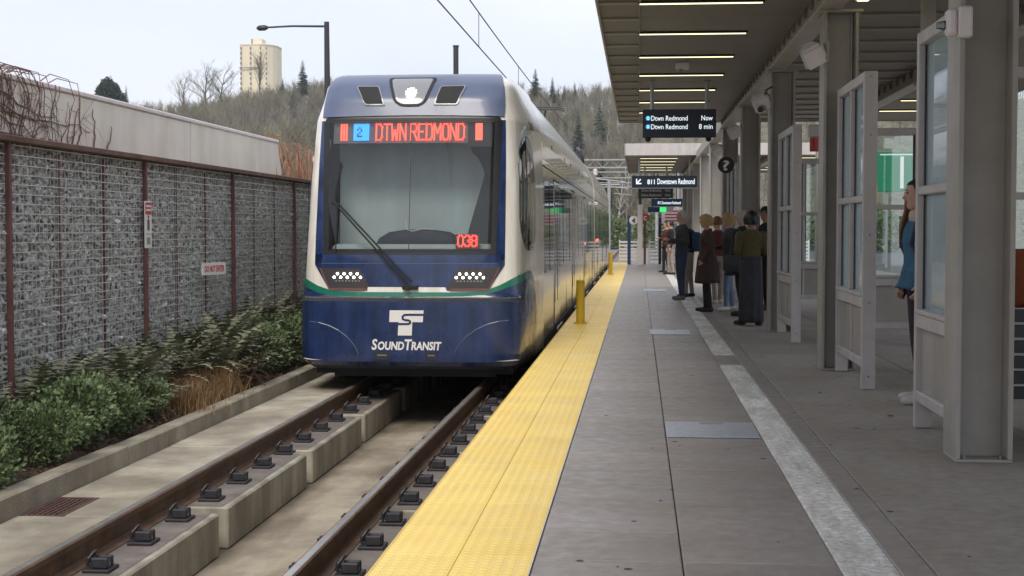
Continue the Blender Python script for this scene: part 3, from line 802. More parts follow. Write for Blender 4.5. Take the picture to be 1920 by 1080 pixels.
# ---- navy mask round the windscreen
for sg in (-1, 1):
    mp = [(.985, 2.70), (1.062, 2.70), (1.075, 2.2), (1.083, 1.40), (1.083, 1.05), (.985, 1.05)]
    patch([(sg * p[0], p[1]) for p in mp], .010, 'mask_pillar', 'navy')
mask = patch([(-1.083, 1.17), (1.083, 1.17), (1.083, 1.05), (.906, .763), (.44, .763), (.42, .800), (-.48, .800), (-.506, .763), (-.906, .763), (-1.083, 1.05)], .010, 'nose_mask', 'navy')
patch([(-1.0, 1.06), (1.0, 1.06), (1.0, 1.068), (-1.0, 1.068)], .013, 'nose_crease', 'cowl', mask, th=.004)
patch([(-1.02, 2.700), (1.02, 2.700), (1.01, 2.724), (-1.01, 2.724)], .006, 'screen_header', 'black')
patch([(-.50, .742), (.44, .742), (.425, .798), (-.485, .798)], .009, 'white_lip', 'train_white')
# windscreen: black border and glass
ws = patch(rpoly([(-1.03, 2.695), (1.03, 2.695), (.985, 1.165), (-.985, 1.165)], .06), .012, 'windscreen', 'glass_wind', th=.004)
def frame_patch(pts, name='screen_border'):
    return patch(pts, .0135, name, 'black', ws, th=.004)
frame_patch([(-1.03, 2.695), (-.955, 2.695), (-.925, 1.165), (-.985, 1.165)])
frame_patch([(.945, 2.695), (1.03, 2.695), (.985, 1.165), (.93, 1.165)])
frame_patch([(-.954, 2.695), (.944, 2.695), (.944, 2.672), (-.954, 2.672)])
frame_patch([(-.925, 1.225), (.931, 1.225), (.930, 1.165), (-.925, 1.165)])
patch([(-.004, 2.671), (.004, 2.671), (.004, 1.226), (-.004, 1.226)], .0135, 'screen_joint', 'black', ws, th=.003)
# cab interior seen through the glass
mb = MB(); yb = YF + 1.0
mb.box(XC - .97, XC + .86, yb, yb + .03, .9, 3.0); cabin = mb.build('cab_partition', 'cab_grey', train)
mb = MB(); mb.box(XC + .86, XC + 1.1, yb, yb + .03, .9, 3.0); mb.box(XC - 1.1, XC - .97, yb, yb + .03, .9, 3.0); mb.build('partition_door', 'cab_dark', cabin)
mb = MB()
mb.prism(rpoly([(.50, 1.1), (.62, 1.55), (.79, 2.12), (.70, 2.30), (.62, 2.36), (.60, 2.70), (1.1, 2.70), (1.1, 1.1)], .08, 4), lambda p, k: (XC + p[0], YF + (.90 if k == 0 else .94), p[1])); mb.build('driver_cabinet', 'cab_dark', cabin)
mb = MB(); mb.bbox(XC - .93, XC + .93, YF + .30, YF + .95, .95, 1.28, .04); mb.build('dashboard', 'cab_grey', cabin)
mb = MB(); mb.rings([[(XC + x, YF + .62 + .14 * math.sin(a), 1.27 + z + .0 * a) for a in [2 * math.pi * k / 16 for k in range(16)] for x in [.05 + w * math.cos(a)]] for (w, z) in ((.52, 0), (.48, .08), (.36, .15), (.15, .18))]); mb.build('console_hood', 'cab_dark', cabin, smooth=True)
mb = MB(); mb.tube([(XC - .08, YF + .40, 1.55), (XC - .06, YF + .38, 1.45), (XC, YF + .38, 1.43), (XC + .12, YF + .40, 1.46), (XC + .25, YF + .42, 1.45)], .006, 6); mb.build('cable', 'white_paint', cabin)
mb = MB(); mb.box(XC - 1.09, XC - 1.05, YF + .72, yb, .9, 2.75); mb.box(XC + 1.05, XC + 1.09, YF + .72, yb, .9, 2.75); mb.box(XC - 1.0, XC + 1.0, YF + .58, yb, 2.78, 2.82); mb.box(XC - 1.1, XC + 1.1, YF + .32, yb, .86, .9); mb.build('cab_lining', 'cab_dark', cabin)
# destination display just behind the glass
FONT = {'D': [[(0, 0), (0, 6), (2.4, 6), (3.4, 5), (3.4, 1), (2.4, 0), (0, 0)]], 'T': [[(0, 6), (3.6, 6)], [(1.8, 6), (1.8, 0)]], 'W': [[(0, 6), (.7, 0), (1.9, 3.6), (3.1, 0), (3.8, 6)]],
 'N': [[(0, 0), (0, 6), (3.4, 0), (3.4, 6)]], 'R': [[(0, 0), (0, 6), (2.6, 6), (3.4, 5.2), (3.4, 3.9), (2.6, 3.1), (0, 3.1)], [(1.6, 3.1), (3.5, 0)]], 'E': [[(3.2, 6), (0, 6), (0, 0), (3.2, 0)], [(0, 3.1), (2.6, 3.1)]],
 'M': [[(0, 0), (0, 6), (1.9, 2.6), (3.8, 6), (3.8, 0)]], 'O': [[(.9, 0), (0, 1), (0, 5), (.9, 6), (2.6, 6), (3.5, 5), (3.5, 1), (2.6, 0), (.9, 0)]], '0': [[(.9, 0), (0, 1), (0, 5), (.9, 6), (2.6, 6), (3.5, 5), (3.5, 1), (2.6, 0), (.9, 0)]],
 '3': [[(0, 5.2), (.9, 6), (2.6, 6), (3.4, 5.2), (3.4, 3.9), (2.4, 3.1), (3.5, 2.2), (3.5, .9), (2.6, 0), (.8, 0), (0, .9)]],
 '8': [[(.9, 3.1), (0, 3.9), (0, 5.2), (.9, 6), (2.6, 6), (3.5, 5.2), (3.5, 3.9), (2.6, 3.1), (.9, 3.1), (0, 2.2), (0, .9), (.9, 0), (2.6, 0), (3.5, .9), (3.5, 2.2), (2.6, 3.1)]], ' ': []}
def led_text(txt, x0, x1, z0, z1, off, name, mat, parent, sw=.55):
    adv = {'M': 5.0, 'W': 5.0, ' ': 1.9}; tot = sum(adv.get(c_, 4.6) for c_ in txt) - 1.1
    kx = (x1 - x0) / tot; kz = (z1 - z0) / 6.0; cx = 0; mb_ = MB()
    for ch in txt:
        for pl in FONT[ch]:
            for (a, b) in zip(pl[:-1], pl[1:]):
                A_ = Vector((x0 + (cx + a[0]) * kx, z0 + a[1] * kz, 0)); B_ = Vector((x0 + (cx + b[0]) * kx, z0 + b[1] * kz, 0))
                L = (B_ - A_).length; nseg = max(1, int(L / .0165))
                for q in range(nseg + 1):      # a row of small square lamps
                    p = A_.lerp(B_, q / nseg); x, z = p.x, p.y; hx = .0078
                    y = YF + Fy(x, z) + off
                    mb_.box(XC + x - hx, XC + x + hx, y - .003, y, z - hx, z + hx)
        cx += adv.get(ch, 4.6)
    return mb_.build(name, mat, parent, flip=False)
disp = patch([(-.93, 2.700), (.93, 2.700), (.93, 2.445), (-.93, 2.445)], -.040, 'destination_display', 'display_face', th=.02)
patch([(.645, 2.698), (.928, 2.698), (.928, 2.40), (.645, 2.40)], -.034, 'display_end', 'cab_dark', disp, th=.01)
disp2 = led_text('DTWN REDMOND', -.415, .60, 2.475, 2.655, .030, 'display_lettering', 'led_red', disp)
for (a, b, mt, nm) in ((-.825, -.765, 'led_red', 'display_bar'), (.738, .798, 'led_red', 'display_bar'), (-.672, -.508, 'led_blue', 'line_symbol')):
    mb = MB(); nx_ = int((b - a) / .02); 
    for i in range(nx_ + 1):
        for j in range(10):
            if nm == 'line_symbol' and (i, j) in ((2, 2), (3, 2), (4, 2), (2, 3), (3, 4), (4, 5), (4, 6), (2, 6), (3, 7)): continue
            x = a + (b - a) * i / nx_; z = 2.478 + .0195 * j; y = YF + Fy(x, z) + .030
            mb.box(XC + x - .0095, XC + x + .0095, y - .003, y, z - .0095, z + .0095)
    mb.build(nm, mt, disp, flip=False)
num = patch([(.53, 1.40), (.80, 1.40), (.80, 1.238), (.53, 1.238)], -.030, 'run_number_display', 'cab_dark', th=.02)
led_text('038', .555, .765, 1.262, 1.378, .022, 'display_lettering', 'led_red', num)

# ---- headlights
for sg in (-1, 1):
    hp = [(1.030, 1.012), (.560, 1.006), (.455, .830), (.468, .757), (.905, .757), (.93, .80)]
    h1 = patch([(sg * p[0], p[1]) for p in (hp if sg > 0 else hp[::-1])], .013, 'headlight', 'lamp_housing', th=.012)
    rim = [(1.030, 1.012), (1.005, 1.008), (.905, .785), (.49, .785), (.468, .757), (.905, .757), (.93, .80)]
    patch([(sg * p[0], p[1]) for p in rim], .0145, 'headlight_trim', 'maroon', h1, th=.004)
    mb = MB()
    for k in range(9):
        x = .545 + .038 * k; z = .925 + (.022 if k % 2 else -.018); disc_on(mb, sg * x, z, .0155, .022, 8)
    mb.build('headlight_leds', 'led_white', h1)
    mb = MB()
    for k in range(8): disc_on(mb, sg * (.56 + .038 * k), .865, .011, .019, 8)
    mb.build('dipped_leds', 'bolt', h1)

# ---- green swoosh with navy underneath
top = [(-1.235, .90), (-1.15, .862), (-1.05, .812), (-.906, .765), (-.72, .745), (-.5, .740), (0, .738), (.5, .740), (.72, .748), (.906, .775), (1.03, .822), (1.13, .875), (1.235, .935)]
bot = [(1.235, .842), (1.13, .80), (1.03, .765), (.90, .722), (.6, .692), (0, .686), (-.6, .688), (-.92, .704), (-1.06, .738), (-1.15, .775), (-1.235, .80)]
patch(top + bot, .011, 'green_swoosh', 'green')
patch([(p[0], p[1] - .002) for p in bot[::-1]] + [(1.235, .680), (-1.235, .680)], .009, 'swoosh_navy_band', 'navy')  # navy livery paint below the green
def side_patch(poly, off, name, mat, parent=None, sg=1, gy=.12, gz=.08, th=.006):
    """panel on the flank of the nose: poly is (setback, z)"""
    bm = bmesh.new(); f = bm.faces.new([bm.verts.new((0, p[0], p[1])) for p in poly])
    for ax, g_ in ((1, gy), (2, gz)):
        lo = min(p[ax - 1] for p in poly); hi = max(p[ax - 1] for p in poly); q = lo + g_ * .5
        while q < hi:
            co = (0, q, 0) if ax == 1 else (0, 0, q); no = (0, 1, 0) if ax == 1 else (0, 0, 1)
            bmesh.ops.bisect_plane(bm, geom=list(bm.verts) + list(bm.edges) + list(bm.faces), plane_co=co, plane_no=no); q += g_
    bm.verts.index_update(); V_ = []; B_ = []
    for v in bm.verts:
        H_, D_ = level(v.co.z); h = float(np.interp(v.co.y, D_, H_)); h2 = float(np.interp(v.co.y + .02, D_, H_)); sl = (h2 - h) / .02
        n = Vector((1, -sl, 0)).normalized(); p = Vector((h, YF + v.co.y, v.co.z))
        a = p + n * off; b = p + n * (off - th); V_.append((XC + sg * a.x, a.y, a.z)); B_.append((XC + sg * b.x, b.y, b.z))
    k = len(V_); fs = [[v.index for v in f_.verts] for f_ in bm.faces]; es = [(e.verts[0].index, e.verts[1].index) for e in bm.edges if e.is_boundary]
    bm.free(); mb_ = MB(); mb_.add(V_ + B_, fs + [[a, b, b + k, a + k] for a, b in es])
    return mb_.build(name, mat, parent or train, smooth=35)
for sg in (-1, 1):
    wn = side_patch(rpoly([(.46, 1.45), (.62, 2.35), (.95, 2.56), (1.5, 2.56), (1.85, 2.35), (1.85, 1.45), (1.6, 1.20), (.75, 1.20)], .2), .009, 'cab_side_window', 'glass_dark', None, sg)
    side_patch([(.30, .704), (.30, .835), (.7, .865), (1.05, .875), (1.35, .82), (1.62, .62), (1.75, .40), (1.75, .02), (1.6, -.086), (.50, -.086), (.50, .64)], .0095, 'side_bumper', 'navy', None, sg)
    side_patch([(.30, .838), (.30, .932), (.7, .955), (1.08, .965), (1.42, .89), (1.74, .66), (1.86, .40), (1.86, .12), (1.755, .12), (1.755, .40), (1.625, .622), (1.352, .823), (1.05, .879), (.7, .869)], .0095, 'green_swoosh', 'green', None, sg)
# fleet number on the flank (vertical stack is how it reads from here)
face_text('203', .13, (XC + 1.262, YF + 1.62, 2.70), (0.06, .998, 0), (-.25, 0, .97), train, 'fleet_number', 'black', .004, .8, 0, None, .012, .42)

# ---- logo and name on the bumper
def on_front(pts2, off):
    return [Vector((XC + x, YF + Fy(x, z), z)) + Fn(x, z) * off for x, z in pts2]
logo = patch([(-.199, .541), (.186, .541), (.176, .409), (.058, .409), (.050, .258), (-.108, .258), (-.098, .409), (-.205, .409)], .0105, 'logo', 'white_paint', bump, th=.003)
sp = [(.185, .492), (.02, .492), (-.03, .490), (-.052, .470), (-.050, .445), (-.025, .432), (.01, .430), (.032, .418), (.034, .398), (.012, .388), (-.10, .387)]
mb = MB(); P3 = on_front(sp, .0115)
for a, b in zip(P3[:-1], P3[1:]):
    d = (b - a).normalized(); s_ = d.cross(Vector((0, -1, 0))).normalized() * .0115; e = d * .006
    q = [a - e + s_, b + e + s_, b + e - s_, a - e - s_]; mb.add(q + [p + Vector((0, -.0022, 0)) for p in q], [(0, 1, 2, 3), (4, 7, 6, 5), (0, 1, 5, 4), (1, 2, 6, 5), (2, 3, 7, 6), (3, 0, 4, 7)])
mb.build('logo_line', 'navy', logo)
def front_word(items, z, x0, x1, name, parent):
    mb_ = MB(); x = 0; allv = []
    for (s_, sz) in items:
        vs, fs = text_geo(s_, sz, .0045, .86, .15, .001)
        w0 = min(v[0] for v in vs); w = max(v[0] for v in vs) - w0; allv.append((vs, fs, x - w0)); x += w + (-.012 if s_ == 'T' else .006)
    k = (x1 - x0) / x
    for vs, fs, ox in allv:
        P_ = []
        for v in vs:
            xx = x0 + (v[0] + ox) * k; zz = z + v[1]; P_.append(Vector((XC + xx, YF + Fy(xx, zz), zz)) + Fn(xx, zz) * (.0095 + v[2]))
        mb_.add(P_, fs)
    return mb_.build(name, 'white_paint', parent, flip=False)
front_word([('S', .165), ('OUND', .125), ('T', .165), ('RANSIT', .125)], .098, -.408, .392, 'operator_name', bump)
for xa, xb in ((-.375, -.205), (.20, .335)):
    hk = patch([(xa, .066), (xb, .066), (xb, -.02), (xa, -.02)], .0105, 'tow_cover', 'skirt', bump, th=.006)
    patch([(xa + .03, .04), (xb - .03, .04), (xb - .03, .028), (xa + .03, .028)], .0125, 'tow_slot', 'lamp_lens', hk, th=.003)
for arc in ([(-1.13, .405), (-1.02, .395), (-.90, .362), (-.79, .31), (-.69, .235), (-.61, .145), (-.56, .05), (-.54, -.08)], [(1.13, .428), (1.02, .418), (.90, .385), (.79, .335), (.68, .26), (.59, .165), (.53, .06), (.49, -.07)]):
    mb = MB(); mb.tube(on_front(arc, .0085), .006, 6); mb.build('bumper_seam_line', 'cowl', bump)
# ---- wiper
wp = on_front([(.026, .82)], .05)[0]
wiper = MB(); wiper.cyl(wp + Vector((-.03, -.03, -.03)), .035, .07, 12, 0, 'y'); wiper.bbox(wp.x - .09, wp.x + .09, wp.y - .01, wp.y + .05, wp.z - .05, wp.z + .0, .01)
wi = wiper.build('wiper', 'rubber', train)
for (a, b) in (((-.01, .84), (-.861, 1.743)), ((.04, .86), (-.80, 1.72))):
    pts = [(a[0] + (b[0] - a[0]) * k / 8, a[1] + (b[1] - a[1]) * k / 8) for k in range(9)]
    mb = MB(); mb.tube(on_front(pts, .065), .011, 6); mb.build('wiper_arm', 'rubber', wi)
pts = [(-.815 - .002 * k, 2.215 - .1037 * k) for k in range(11)]
mb = MB(); P3 = on_front(pts, .030); mb.tube(P3, [.006 + .006 * math.sin(math.pi * k / 10) for k in range(11)], 6); mb.tube(on_front([(-.80, 2.20), (-.835, 1.95), (-.86, 1.74)], .045), .009, 6); mb.tube(on_front([(-.90, 1.745), (-.86, 1.743), (-.80, 1.72)], .06), .012, 6)
mb.build('wiper_blade', 'rubber', wi)

# ---- car bodies behind the cab
sect = [(1.285, -.17), (1.325, .0), (1.325, .70), (1.325, 1.12), (1.315, 2.0), (1.29, 2.72), (1.23, 2.95), (1.15, 3.12), (1.10, 3.22), (1.05, 3.27), (.93, 3.285), (0, 3.30)]
full = [(x, z) for x, z in sect] + [(-x, z) for x, z in sect[-2::-1]]
def car(y0, y1, first):
    mb_ = MB(); mb_.prism(full, lambda p, k: (XC + p[0], y0 if k == 0 else y1, p[1])); body = mb_.build('car_body', 'train_side', train, smooth=30)
    for sg in (-1, 1):
        xo = lambda z: XC + sg * (float(np.interp(z, [0, 1.12, 2.0, 2.72], [1.325, 1.325, 1.315, 1.29])) + .006)
        def panel(a, b, z0, z1, name, mat, par, off=0.0):
            m_ = MB(); e = sg * off
            q = [(xo(z0) + e, a, z0), (xo(z0) + e, b, z0), (xo(z1) + e, b, z1), (xo(z1) + e, a, z1)]
            m_.add(q + [(p[0] - sg * .012, p[1], p[2]) for p in q], [(0, 1, 2, 3), (4, 7, 6, 5), (0, 1, 5, 4), (1, 2, 6, 5), (2, 3, 7, 6), (3, 0, 4, 7)])
            return m_.build(name, mat, par)
        L = y1 - y0; y = y0 + .25; k = 0
        while y < y1 - 1.2:
            if k % 3 == 1:      # double doors with a dark seal round each leaf
                d_ = panel(y, y + 1.36, .01, 2.2, 'door', 'rubber', train)
                for q in (0, 1):
                    lf = panel(y + .03 + q * .655, y + .675 + q * .655, .03, 2.17, 'door_leaf', 'train_side', d_, .004)
                    panel(y + .11 + q * .655, y + .60 + q * .655, .35, 2.05, 'door_glass', 'glass_dark', d_, .007)
                panel(y - .02, y + 1.38, -.055, -.02, 'door_sill', 'white_paint', d_, .05)
                y += 1.55
            else:
                w_ = min(2.05, y1 - y - .1); pn = panel(y, y + w_, .86, 2.12, 'side_window', 'glass_dark', train)
                panel(y + w_ / 2 - .015, y + w_ / 2 + .015, .87, 2.11, 'window_bar', 'rubber', pn, .004)
                panel(y + w_ + .035, y + w_ + .05, .0, 2.7, 'panel_seam', 'rubber', train, .001)
                y += w_ + .12
            k += 1
        panel(y0 + .05, y1 - .05, 2.30, 2.312, 'cant_line', 'skirt', train, .001)
        panel(y0 + .05, y1 - .05, 2.40, 2.62, 'roof_band', 'train_white', train, .0)
        panel(y0 + .05, y1 - .05, -.16, -.01, 'sill_skirt', 'skirt', train, .002)
    m_ = MB(); m_.bbox(XC - .85, XC + .85, y0 + 2, y1 - 8, 3.29, 3.50, .05); m_.bbox(XC - .8, XC + .8, y1 - 6.5, y1 - 1.5, 3.29, 3.48, .05); m_.build('roof_equipment', 'galv', train)
    return body
car(YF + 3.2, 40.7, True)
car(41.7, 61.5, False)
mb = MB(); mb.box(XC - 1.0, XC + 1.0, 40.7, 41.7, .0, 3.0); mb.box(XC - .9, XC + .9, 40.9, 41.5, -.3, .0); mb.build('coupling_bellows', 'rubber', train)
# rear cab end of the first car: twin white mirrors/lamps and a red tail light
mb = MB(); mb.bbox(XC + 1.31, XC + 1.44, 40.45, 40.6, 2.12, 2.22, .02); mb.bbox(XC + 1.31, XC + 1.42, 40.5, 40.64, 2.95, 3.15, .03); mb.build('marker_lamp', 'white_plastic', train)
mb = MB(); mb.box(XC + 1.331, XC + 1.337, 42.6, 45.2, 1.10, 1.16); mb.box(XC + 1.331, XC + 1.337, 33.5, 34.2, 1.10, 1.14); mb.build('door_warning_light', 'led_red', train)
# running gear
mb = MB()
for yc in (19.4, 37.5, 44.8):
    for dy in (-.95, .95):
        for x in (XL + .0, XR - .0):
            mb.tube([(x - .065, yc + dy, TOR + .31), (x + .065, yc + dy, TOR + .31)], .305, 22)
    mb.box(XC - 1.0, XC + 1.0, yc - 1.4, yc + 1.4, TOR + .25, TOR + .42)
mb.build('bogies', 'skirt', train)
mb = MB(); mb.box(XC - 1.15, XC + 1.15, YF + .5, 61, -.22, -.10); mb.box(XC - .95, XC + .95, YF + .55, YF + .75, -.26, -.12); mb.build('underframe', 'skirt', train)
# pantograph and roof-end gear
pg = MB(); yp = 35.4
pg.tube([(XC - .75, yp, 4.40), (XC - .55, yp, 4.44), (XC + .55, yp, 4.44), (XC + .75, yp, 4.40)], .02, 6)
pg.tube([(XC - .75, yp + .35, 4.38), (XC - .55, yp + .35, 4.42), (XC + .55, yp + .35, 4.42), (XC + .75, yp + .35, 4.38)], .02, 6)
pg.tube([(XC - .3, yp + .1, 4.40), (XC - .1, yp + 1.5, 3.95), (XC, yp - .3, 3.55)], .022, 6); pg.tube([(XC + .3, yp + .1, 4.40), (XC + .1, yp + 1.5, 3.95), (XC, yp - .3, 3.55)], .022, 6)
pg.box(XC - .5, XC + .5, yp - .5, yp + .9, 3.50, 3.56); pg.build('pantograph', 'pole_dark', train)
mb = MB()
for x in (.55, .75, .95): mb.tube([(XC + x, 40.3, 3.2), (XC + x, 40.3, 3.62), (XC + x - .1, 41.0, 3.75), (XC + x, 42.0, 3.5), (XC + x, 42.2, 3.2)], .05, 8)
mb.build('roof_cables', 'pole_dark', train)

# ================================================================== CANOPY
def canopy(y0, y1, label, lights, tube='tube', ribp=1.21, rib0=0.0):
    t = thing('platform_canopy', label, 'canopy', (2.0, (y0 + y1) / 2, 3.6))
    y = y0; n_ = 0
    edges = [y0]; k = math.ceil((y0 - rib0) / ribp)
    while rib0 + k * ribp < y1 - .05:
        if rib0 + k * ribp > y0 + .05: edges.append(rib0 + k * ribp)
        k += 1
    edges.append(y1)
    for a, b in zip(edges[:-1], edges[1:]):
        m2 = MB(); m2.box(-.44, 1.84, a + .004, b - .004, 3.90, 3.96); m2.build('soffit_panel', 'soffit', t)
        m2 = MB(); m2.box(2.02, 4.20, a + .004, b - .004, 3.92, 3.97); m2.build('soffit_panel', 'soffit', t)
        m2 = MB(); m2.box(4.42, 6.65, a + .004, b - .004, 3.90, 3.96); m2.build('soffit_panel', 'soffit', t)
        if b < y1:
            m2 = MB(); m2.bbox(-.435, -.012, b - .022, b + .022, 3.868, 3.899, .008); m2.build('soffit_rib', 'soffit_rib', t)
            m2 = MB(); m2.bbox(2.10, 4.19, b - .02, b + .02, 3.885, 3.919, .008); m2.build('soffit_rib', 'soffit_rib', t)
    m2 = MB(); m2.bbox(-.012, .010, y0, y1, 3.878, 3.899, .004); m2.build('soffit_trim', 'soffit', t)
    for x0, x1 in ((-.475, -.441), (6.651, 6.69)):
        m2 = MB(); m2.bbox(x0, x1, y0 - .03, y1 + .03, 3.87, 4.26, .008); m2.build('fascia', 'grey_steel', t)
    for a in (y0 - .034, y1 + .002):
        m2 = MB(); m2.bbox(-.44, 6.65, a, a + .03, 3.87, 4.26, .006); m2.build('end_fascia', 'grey_light', t)
    m2 = MB(); m2.box(-.44, 6.65, y0, y1, 4.20, 4.25); m2.build('roof_deck', 'galv', t)
    for xb in (1.86, 4.24):
        m2 = MB(); m2.box(xb, xb + .14, y0, y1, 3.74, 4.0); m2.build('beam', 'grey_steel', t)
        m2 = MB(); m2.bbox(xb - .05, xb + .19, y0, y1, 3.69, 3.715, .004); m2.build('beam_flange', 'grey_light', t)
        m2 = MB(); m2.box(xb - .05 if xb < 3 else xb - .02, xb - .001 if xb < 3 else xb + .16, y0, y1, 3.7155, 3.7395); m2.build('beam_fillet', 'grey_steel', t)
        y = y0 + .2; m2 = MB()
        while y < y1 - .2:
            m2.prism([(y, 3.905), (y + .16, 3.905), (y + .11, 3.815), (y + .05, 3.815)], lambda p, k: (xb - .03 if k == 0 else xb - .002, p[0], p[1])); y += .605
        m2.build('deck_flutes', 'stone_back', t)
    for i, yl in enumerate(lights):
        for (xa, xb, side) in ((0.0, 1.31, 'train'), (4.9, 6.2, 'far')):
            if side == 'far' and (yl < 26): continue
            lt = thing('strip_light', LIGHT_LABEL(yl, side), 'ceiling light', ((xa + xb) / 2, yl, 3.85), 'strip lights in the canopy soffit')
            m2 = MB(); m2.bbox(xa - .02, xb + .02, yl - .045, yl + .045, 3.872, 3.898, .006); m2.build('housing', 'black', lt)
            m2 = MB(); m2.bbox(xa, xb, yl - .015, yl + .015, 3.862, 3.8725, .004); m2.build('diffuser', tube, lt)
    return t
ORD = ['first', 'second', 'third', 'fourth', 'fifth', 'sixth', 'seventh', 'eighth', 'ninth', 'tenth', 'eleventh', 'twelfth']
def LIGHT_LABEL(yl, side):
    if side == 'far': return 'glowing strip light over the far side of the platform, %s in line beyond the columns' % ('nearer' if yl < 30 else 'farther') if yl < 40 else 'far glowing strip light on the other side, number %d of its row' % round((yl - 46) / 2.42)
    i = round((yl - 13.23) / 2.42)
    if yl < 40: return '%s glowing strip light across the near canopy soffit, counted from the camera' % ORD[i]
    return '%s small strip light under the far second canopy, counted from the camera' % ORD[round((yl - 49.5) / 2.42)]
can1 = canopy(-2, 33.0, 'long grey station canopy with ribbed soffit above the platform', [13.23 + 2.42 * k for k in range(8)], rib0=13.23)
can2 = canopy(47.5, 62.5, 'second grey station canopy farther down the platform', [49.5 + 2.42 * k for k in range(5)], rib0=49.5)
# one strip light lengthwise behind the beam
lt = thing('strip_light', 'bright strip light running lengthwise behind the beam, above the shelter', 'ceiling light', (2.33, 13, 3.85), 'strip lights in the canopy soffit')
m2 = MB(); m2.bbox(2.26, 2.42, 11.2, 15.6, 3.865, 3.884, .005); m2.build('housing', 'white_plastic', lt)
m2 = MB(); m2.bbox(2.28, 2.40, 11.25, 15.55, 3.85, 3.866, .004); m2.build('diffuser', 'tube', lt)
# beam carried on between the two canopies
m2 = MB(); m2.box(1.86, 2.0, 33.05, 47.45, 3.74, 4.0); m2.bbox(1.81, 2.05, 33.05, 47.45, 3.69, 3.715, .004)
tag(m2.build('tie_beam', 'grey_steel'), 'bare grey steel beam joining the two canopies above the columns', 'beam')

# ---- columns: rolled H sections
def column(x, y, label, w=.35, d=.36, zt=3.69):
    t = thing('canopy_column', label, 'column', (x + w / 2, y, 0), 'grey steel canopy columns')
    m2 = MB(); m2.bbox(x + .001, x + w - .001, y - d / 2 + .002, y + d / 2 - .002, .0, .018, .004); m2.build('base_plate', 'grey_steel', t)
    m2 = MB(); m2.bbox(x, x + .032, y - d / 2, y + d / 2, .019, zt - .001, .004); m2.build('flange', 'grey_steel', t)
    m2 = MB(); m2.bbox(x + w - .032, x + w, y - d / 2, y + d / 2, .019, zt - .001, .004); m2.build('flange', 'grey_steel', t)
    m2 = MB(); m2.box(x + .0325, x + w - .0325, y - .012, y + .012, .019, zt - .002); m2.build('web', 'grey_steel', t)
    for a in (x + .045, x + w - .075):
        for b in (y - d / 2 + .05,):
            m2 = MB(); m2.cyl((a + .015, b, .018), .014, .022, 6); m2.build('anchor_bolt', 'bolt', t)
    m2 = MB(); m2.bbox(x - .04, x + w + .04, y - d / 2 - .02, y + d / 2 + .02, zt - .03, zt - .0015, .004); m2.build('cap_plate', 'grey_steel', t)
    return t
CX = [(1.965, 9.30), (1.875, 15.18), (1.835, 20.75), (1.83, 26.5), (1.83, 32.3), (1.83, 38.1), (1.83, 43.9), (1.83, 49.7), (1.83, 55.5), (1.83, 61.3)]
CLAB = ['broad grey steel column nearest the camera at the right edge', 'second grey steel column, with a white loudspeaker high on it', 'third grey steel column, beside the dark haired woman', 'fourth grey steel column, behind the question mark sign',
        'fifth grey column, behind the woman in the brown coat', 'sixth grey column of the row, where the near canopy ends', 'seventh grey column of the row, between the two canopies', 'eighth grey column, at the start of the far canopy', 'ninth grey column, under the far canopy', 'tenth and last grey column of the row']
for (x, y), lb in zip(CX, CLAB): column(x, y, lb)
for i, y in enumerate((9.6, 16.2, 22.6, 29.0, 35.4)):
    column(4.26, y, 'grey steel column of the far row, %s from the camera' % ORD[i], .26, .28)

